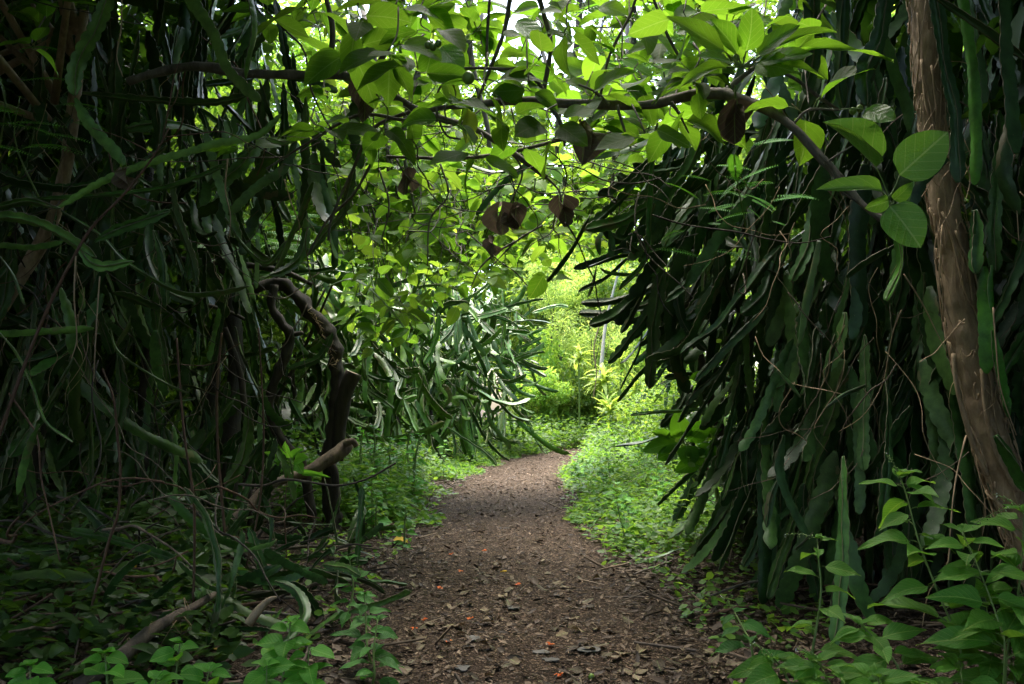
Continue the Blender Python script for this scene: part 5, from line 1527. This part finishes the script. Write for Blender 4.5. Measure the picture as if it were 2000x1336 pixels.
for i in range(44):
    px, py = U(-60, 480), U(1010, 1300)
    if i > 30: px, py = random.choice([(U(480, 600), U(1080, 1300)), (U(1330, 1900), U(1080, 1280))])
    Y = F / (py - 790)
    p = at(px, py, Y)
    a, L = U(-0.5, 0.5), U(0.25, 0.8)
    q = p + Vector((math.cos(a) * L, math.sin(a) * L * 1.2, 0))
    p.z, q.z = gz(p.x, p.y) + U(0.01, 0.06), gz(q.x, q.y) + U(0.01, 0.10)
    r = U(0.004, 0.013)
    ob = tube('dead_stick', [p, p.lerp(q, 0.35) + rvec(0.04), p.lerp(q, 0.7) + rvec(0.04), q], [r, r * 0.9, r * 0.8, r * 0.5], M[random.choice(['bark_brown', 'bark_grey', 'twig'])], None, 14, 6, 0.15, 15)
    ar = ('under the right hand cactus wall', 'right floor') if px > 1000 else ('between the fallen cactus pieces and the path', 'left path bank') if i > 30 else ('in the dark heap behind the bottom left herbs', 'left floor') if py > 1130 else ('at the foot of the left cactus curtain', 'left curtain foot')
    tag(ob, ('thick' if r > 0.0085 else 'thin') + ' dead stick lying ' + ar[0], 'stick', ('thick' if r > 0.0085 else 'thin') + ' dead sticks, ' + ar[1])


def floor_leaf(name, px, py, size, me, col=None, tiltz=0.25, lab=None, cat='leaf', grp=None):
    Y = F / (py - 790)
    p = at(px, py, Y)
    p.z = gz(p.x, p.y) + 0.018
    a = U(0, 6.28)
    ob = link(name, me, None, basis(p, Vector((math.cos(a), math.sin(a), U(-.1, .15))), Vector((U(-tiltz, tiltz), U(-tiltz, tiltz), 1)), size), col)
    return tag(ob, lab, cat, grp)


for i in range(170):
    py = 1040 + 310 * random.random() ** 0.8
    px = U(640, 1440)
    k = U(0.6, 1.3)
    floor_leaf('dry_leaf', px, py, U(0.035, 0.085), random.choice(DRYL), (k, k, k * U(0.9, 1.1)), 0.3, 'dry brown leaf lying loose on the litter of the path', 'leaf', 'dry leaves on the path')
YL = leaf_mesh('yellow_leaf_blade', M['yellow'], 0.7, 8, 4, 0.5, 0.3, 0.04, 0.5, 0.8, seed=3)
for (px, py, s, lab) in [(768, 1062, 0.12, 'yellow fallen leaf standing out on the left path bank'), (252, 1165, 0.07, 'bent yellow leaf in the dark floor at left'), (424, 1285, 0.10, 'yellow brown leaf hanging over the bottom herbs'), (412, 1130, 0.06, 'yellow green leaf tip by the second sapling'), (676, 968, 0.13, 'yellow leaf at the foot of the arching trunk'), (990, 1117, 0.045, 'small yellow leaf in the middle of the path')]:
    floor_leaf('yellow_leaf', px, py, s, YL, None, 0.7, lab, 'leaf', 'fallen yellow leaves').location.z += 0.02
# orange flowers: each five crumpled petals
PET = leaf_mesh('petal_blade', M['orange'], 0.8, 5, 4, 0.4, 0.8, 0.06, 0.6, 0.5, seed=9)
for (px, py, lab) in [(810, 1223, 'orange flower on the path left of centre, larger one'), (828, 1205, 'orange flower just above the larger one'), (876, 1245, 'orange flower nearest the bottom left of the path'), (918, 1199, 'orange flower mid path beside the dark leaf scrap'), (1076, 1250, 'orange flower above the grey bark flakes'),
                      (1092, 1302, 'orange red flower at the bottom of the path'), (881, 1079, 'orange petal scrap high on the path'), (947, 1072, 'farthest orange petal on the path'), (900, 1112, 'orange petal near the left path edge'), (858, 1143, 'orange petal left of the path centre line'), (755, 1178, 'orange petal in the litter of the left bank'), (725, 1092, 'orange petal under the bank herbs'), (1013, 1136, 'tiny orange petal in the path middle')]:
    Y = F / (py - 790)
    p = at(px, py, Y)
    p.z = gz(p.x, p.y) + 0.018
    f_ = thing('orange_flower', lab, 'flower', p, 'fallen orange flowers')
    for i in range(4):
        a = i * 1.4 + U(-.4, .4)
        link('petal', PET, f_, basis(p, Vector((math.cos(a), math.sin(a), U(0.3, 1.4))), Vector((0, 0, 1)), U(0.016, 0.024)))
tag(ball('fallen_fruit', at(1155, 1306, 3.35) * 1.0, 0.012, M['fruit'], None, 10), 'round green fruit lying on the path', 'fruit').location.z = gz(0.3, 3.35) + 0.022


def flake(px, py, w_, h_, lab, mat='stone'):
    Y = F / (py - 790)
    p = at(px, py, Y)
    p.z = gz(p.x, p.y) + 0.016
    V, n = [], 14
    for lay in (0, 1):
        for k in range(n):
            a = 2 * math.pi * k / n
            r = 1 + 0.6 * noise.noise(Vector((math.cos(a) * 1.5, math.sin(a) * 1.5, px)))
            V.append((w_ * r * math.cos(a), h_ * r * math.sin(a), lay * 0.003 + 0.004 * noise.noise(Vector((a * 2, px, lay)))))
    V.append((0, 0, 0.004))
    Fc = [(k, (k + 1) % n, n + (k + 1) % n, n + k) for k in range(n)] + [(n + k, n + (k + 1) % n, 2 * n) for k in range(n)]
    ob = link('bark_flake', mesh_from('bark_flake', V, Fc, M[mat], smooth=False), None, Matrix.Translation(p))
    tag(ob, lab, 'bark flake', 'grey flakes on the path')


flake(1152, 1256, 0.052, 0.045, 'largest grey bark flake on the path')
flake(1058, 1261, 0.034, 0.030, 'oval grey flake left of the largest one')
flake(1075, 1273, 0.034, 0.028, 'grey flake just below the oval one')
flake(905, 1290, 0.026, 0.036, 'triangular grey flake at the bottom left of the path')
flake(1000, 1176, 0.03, 0.04, 'greenish grey flake in the path middle')
flake(925, 1238, 0.032, 0.04, 'dark flat flake left of the path middle')
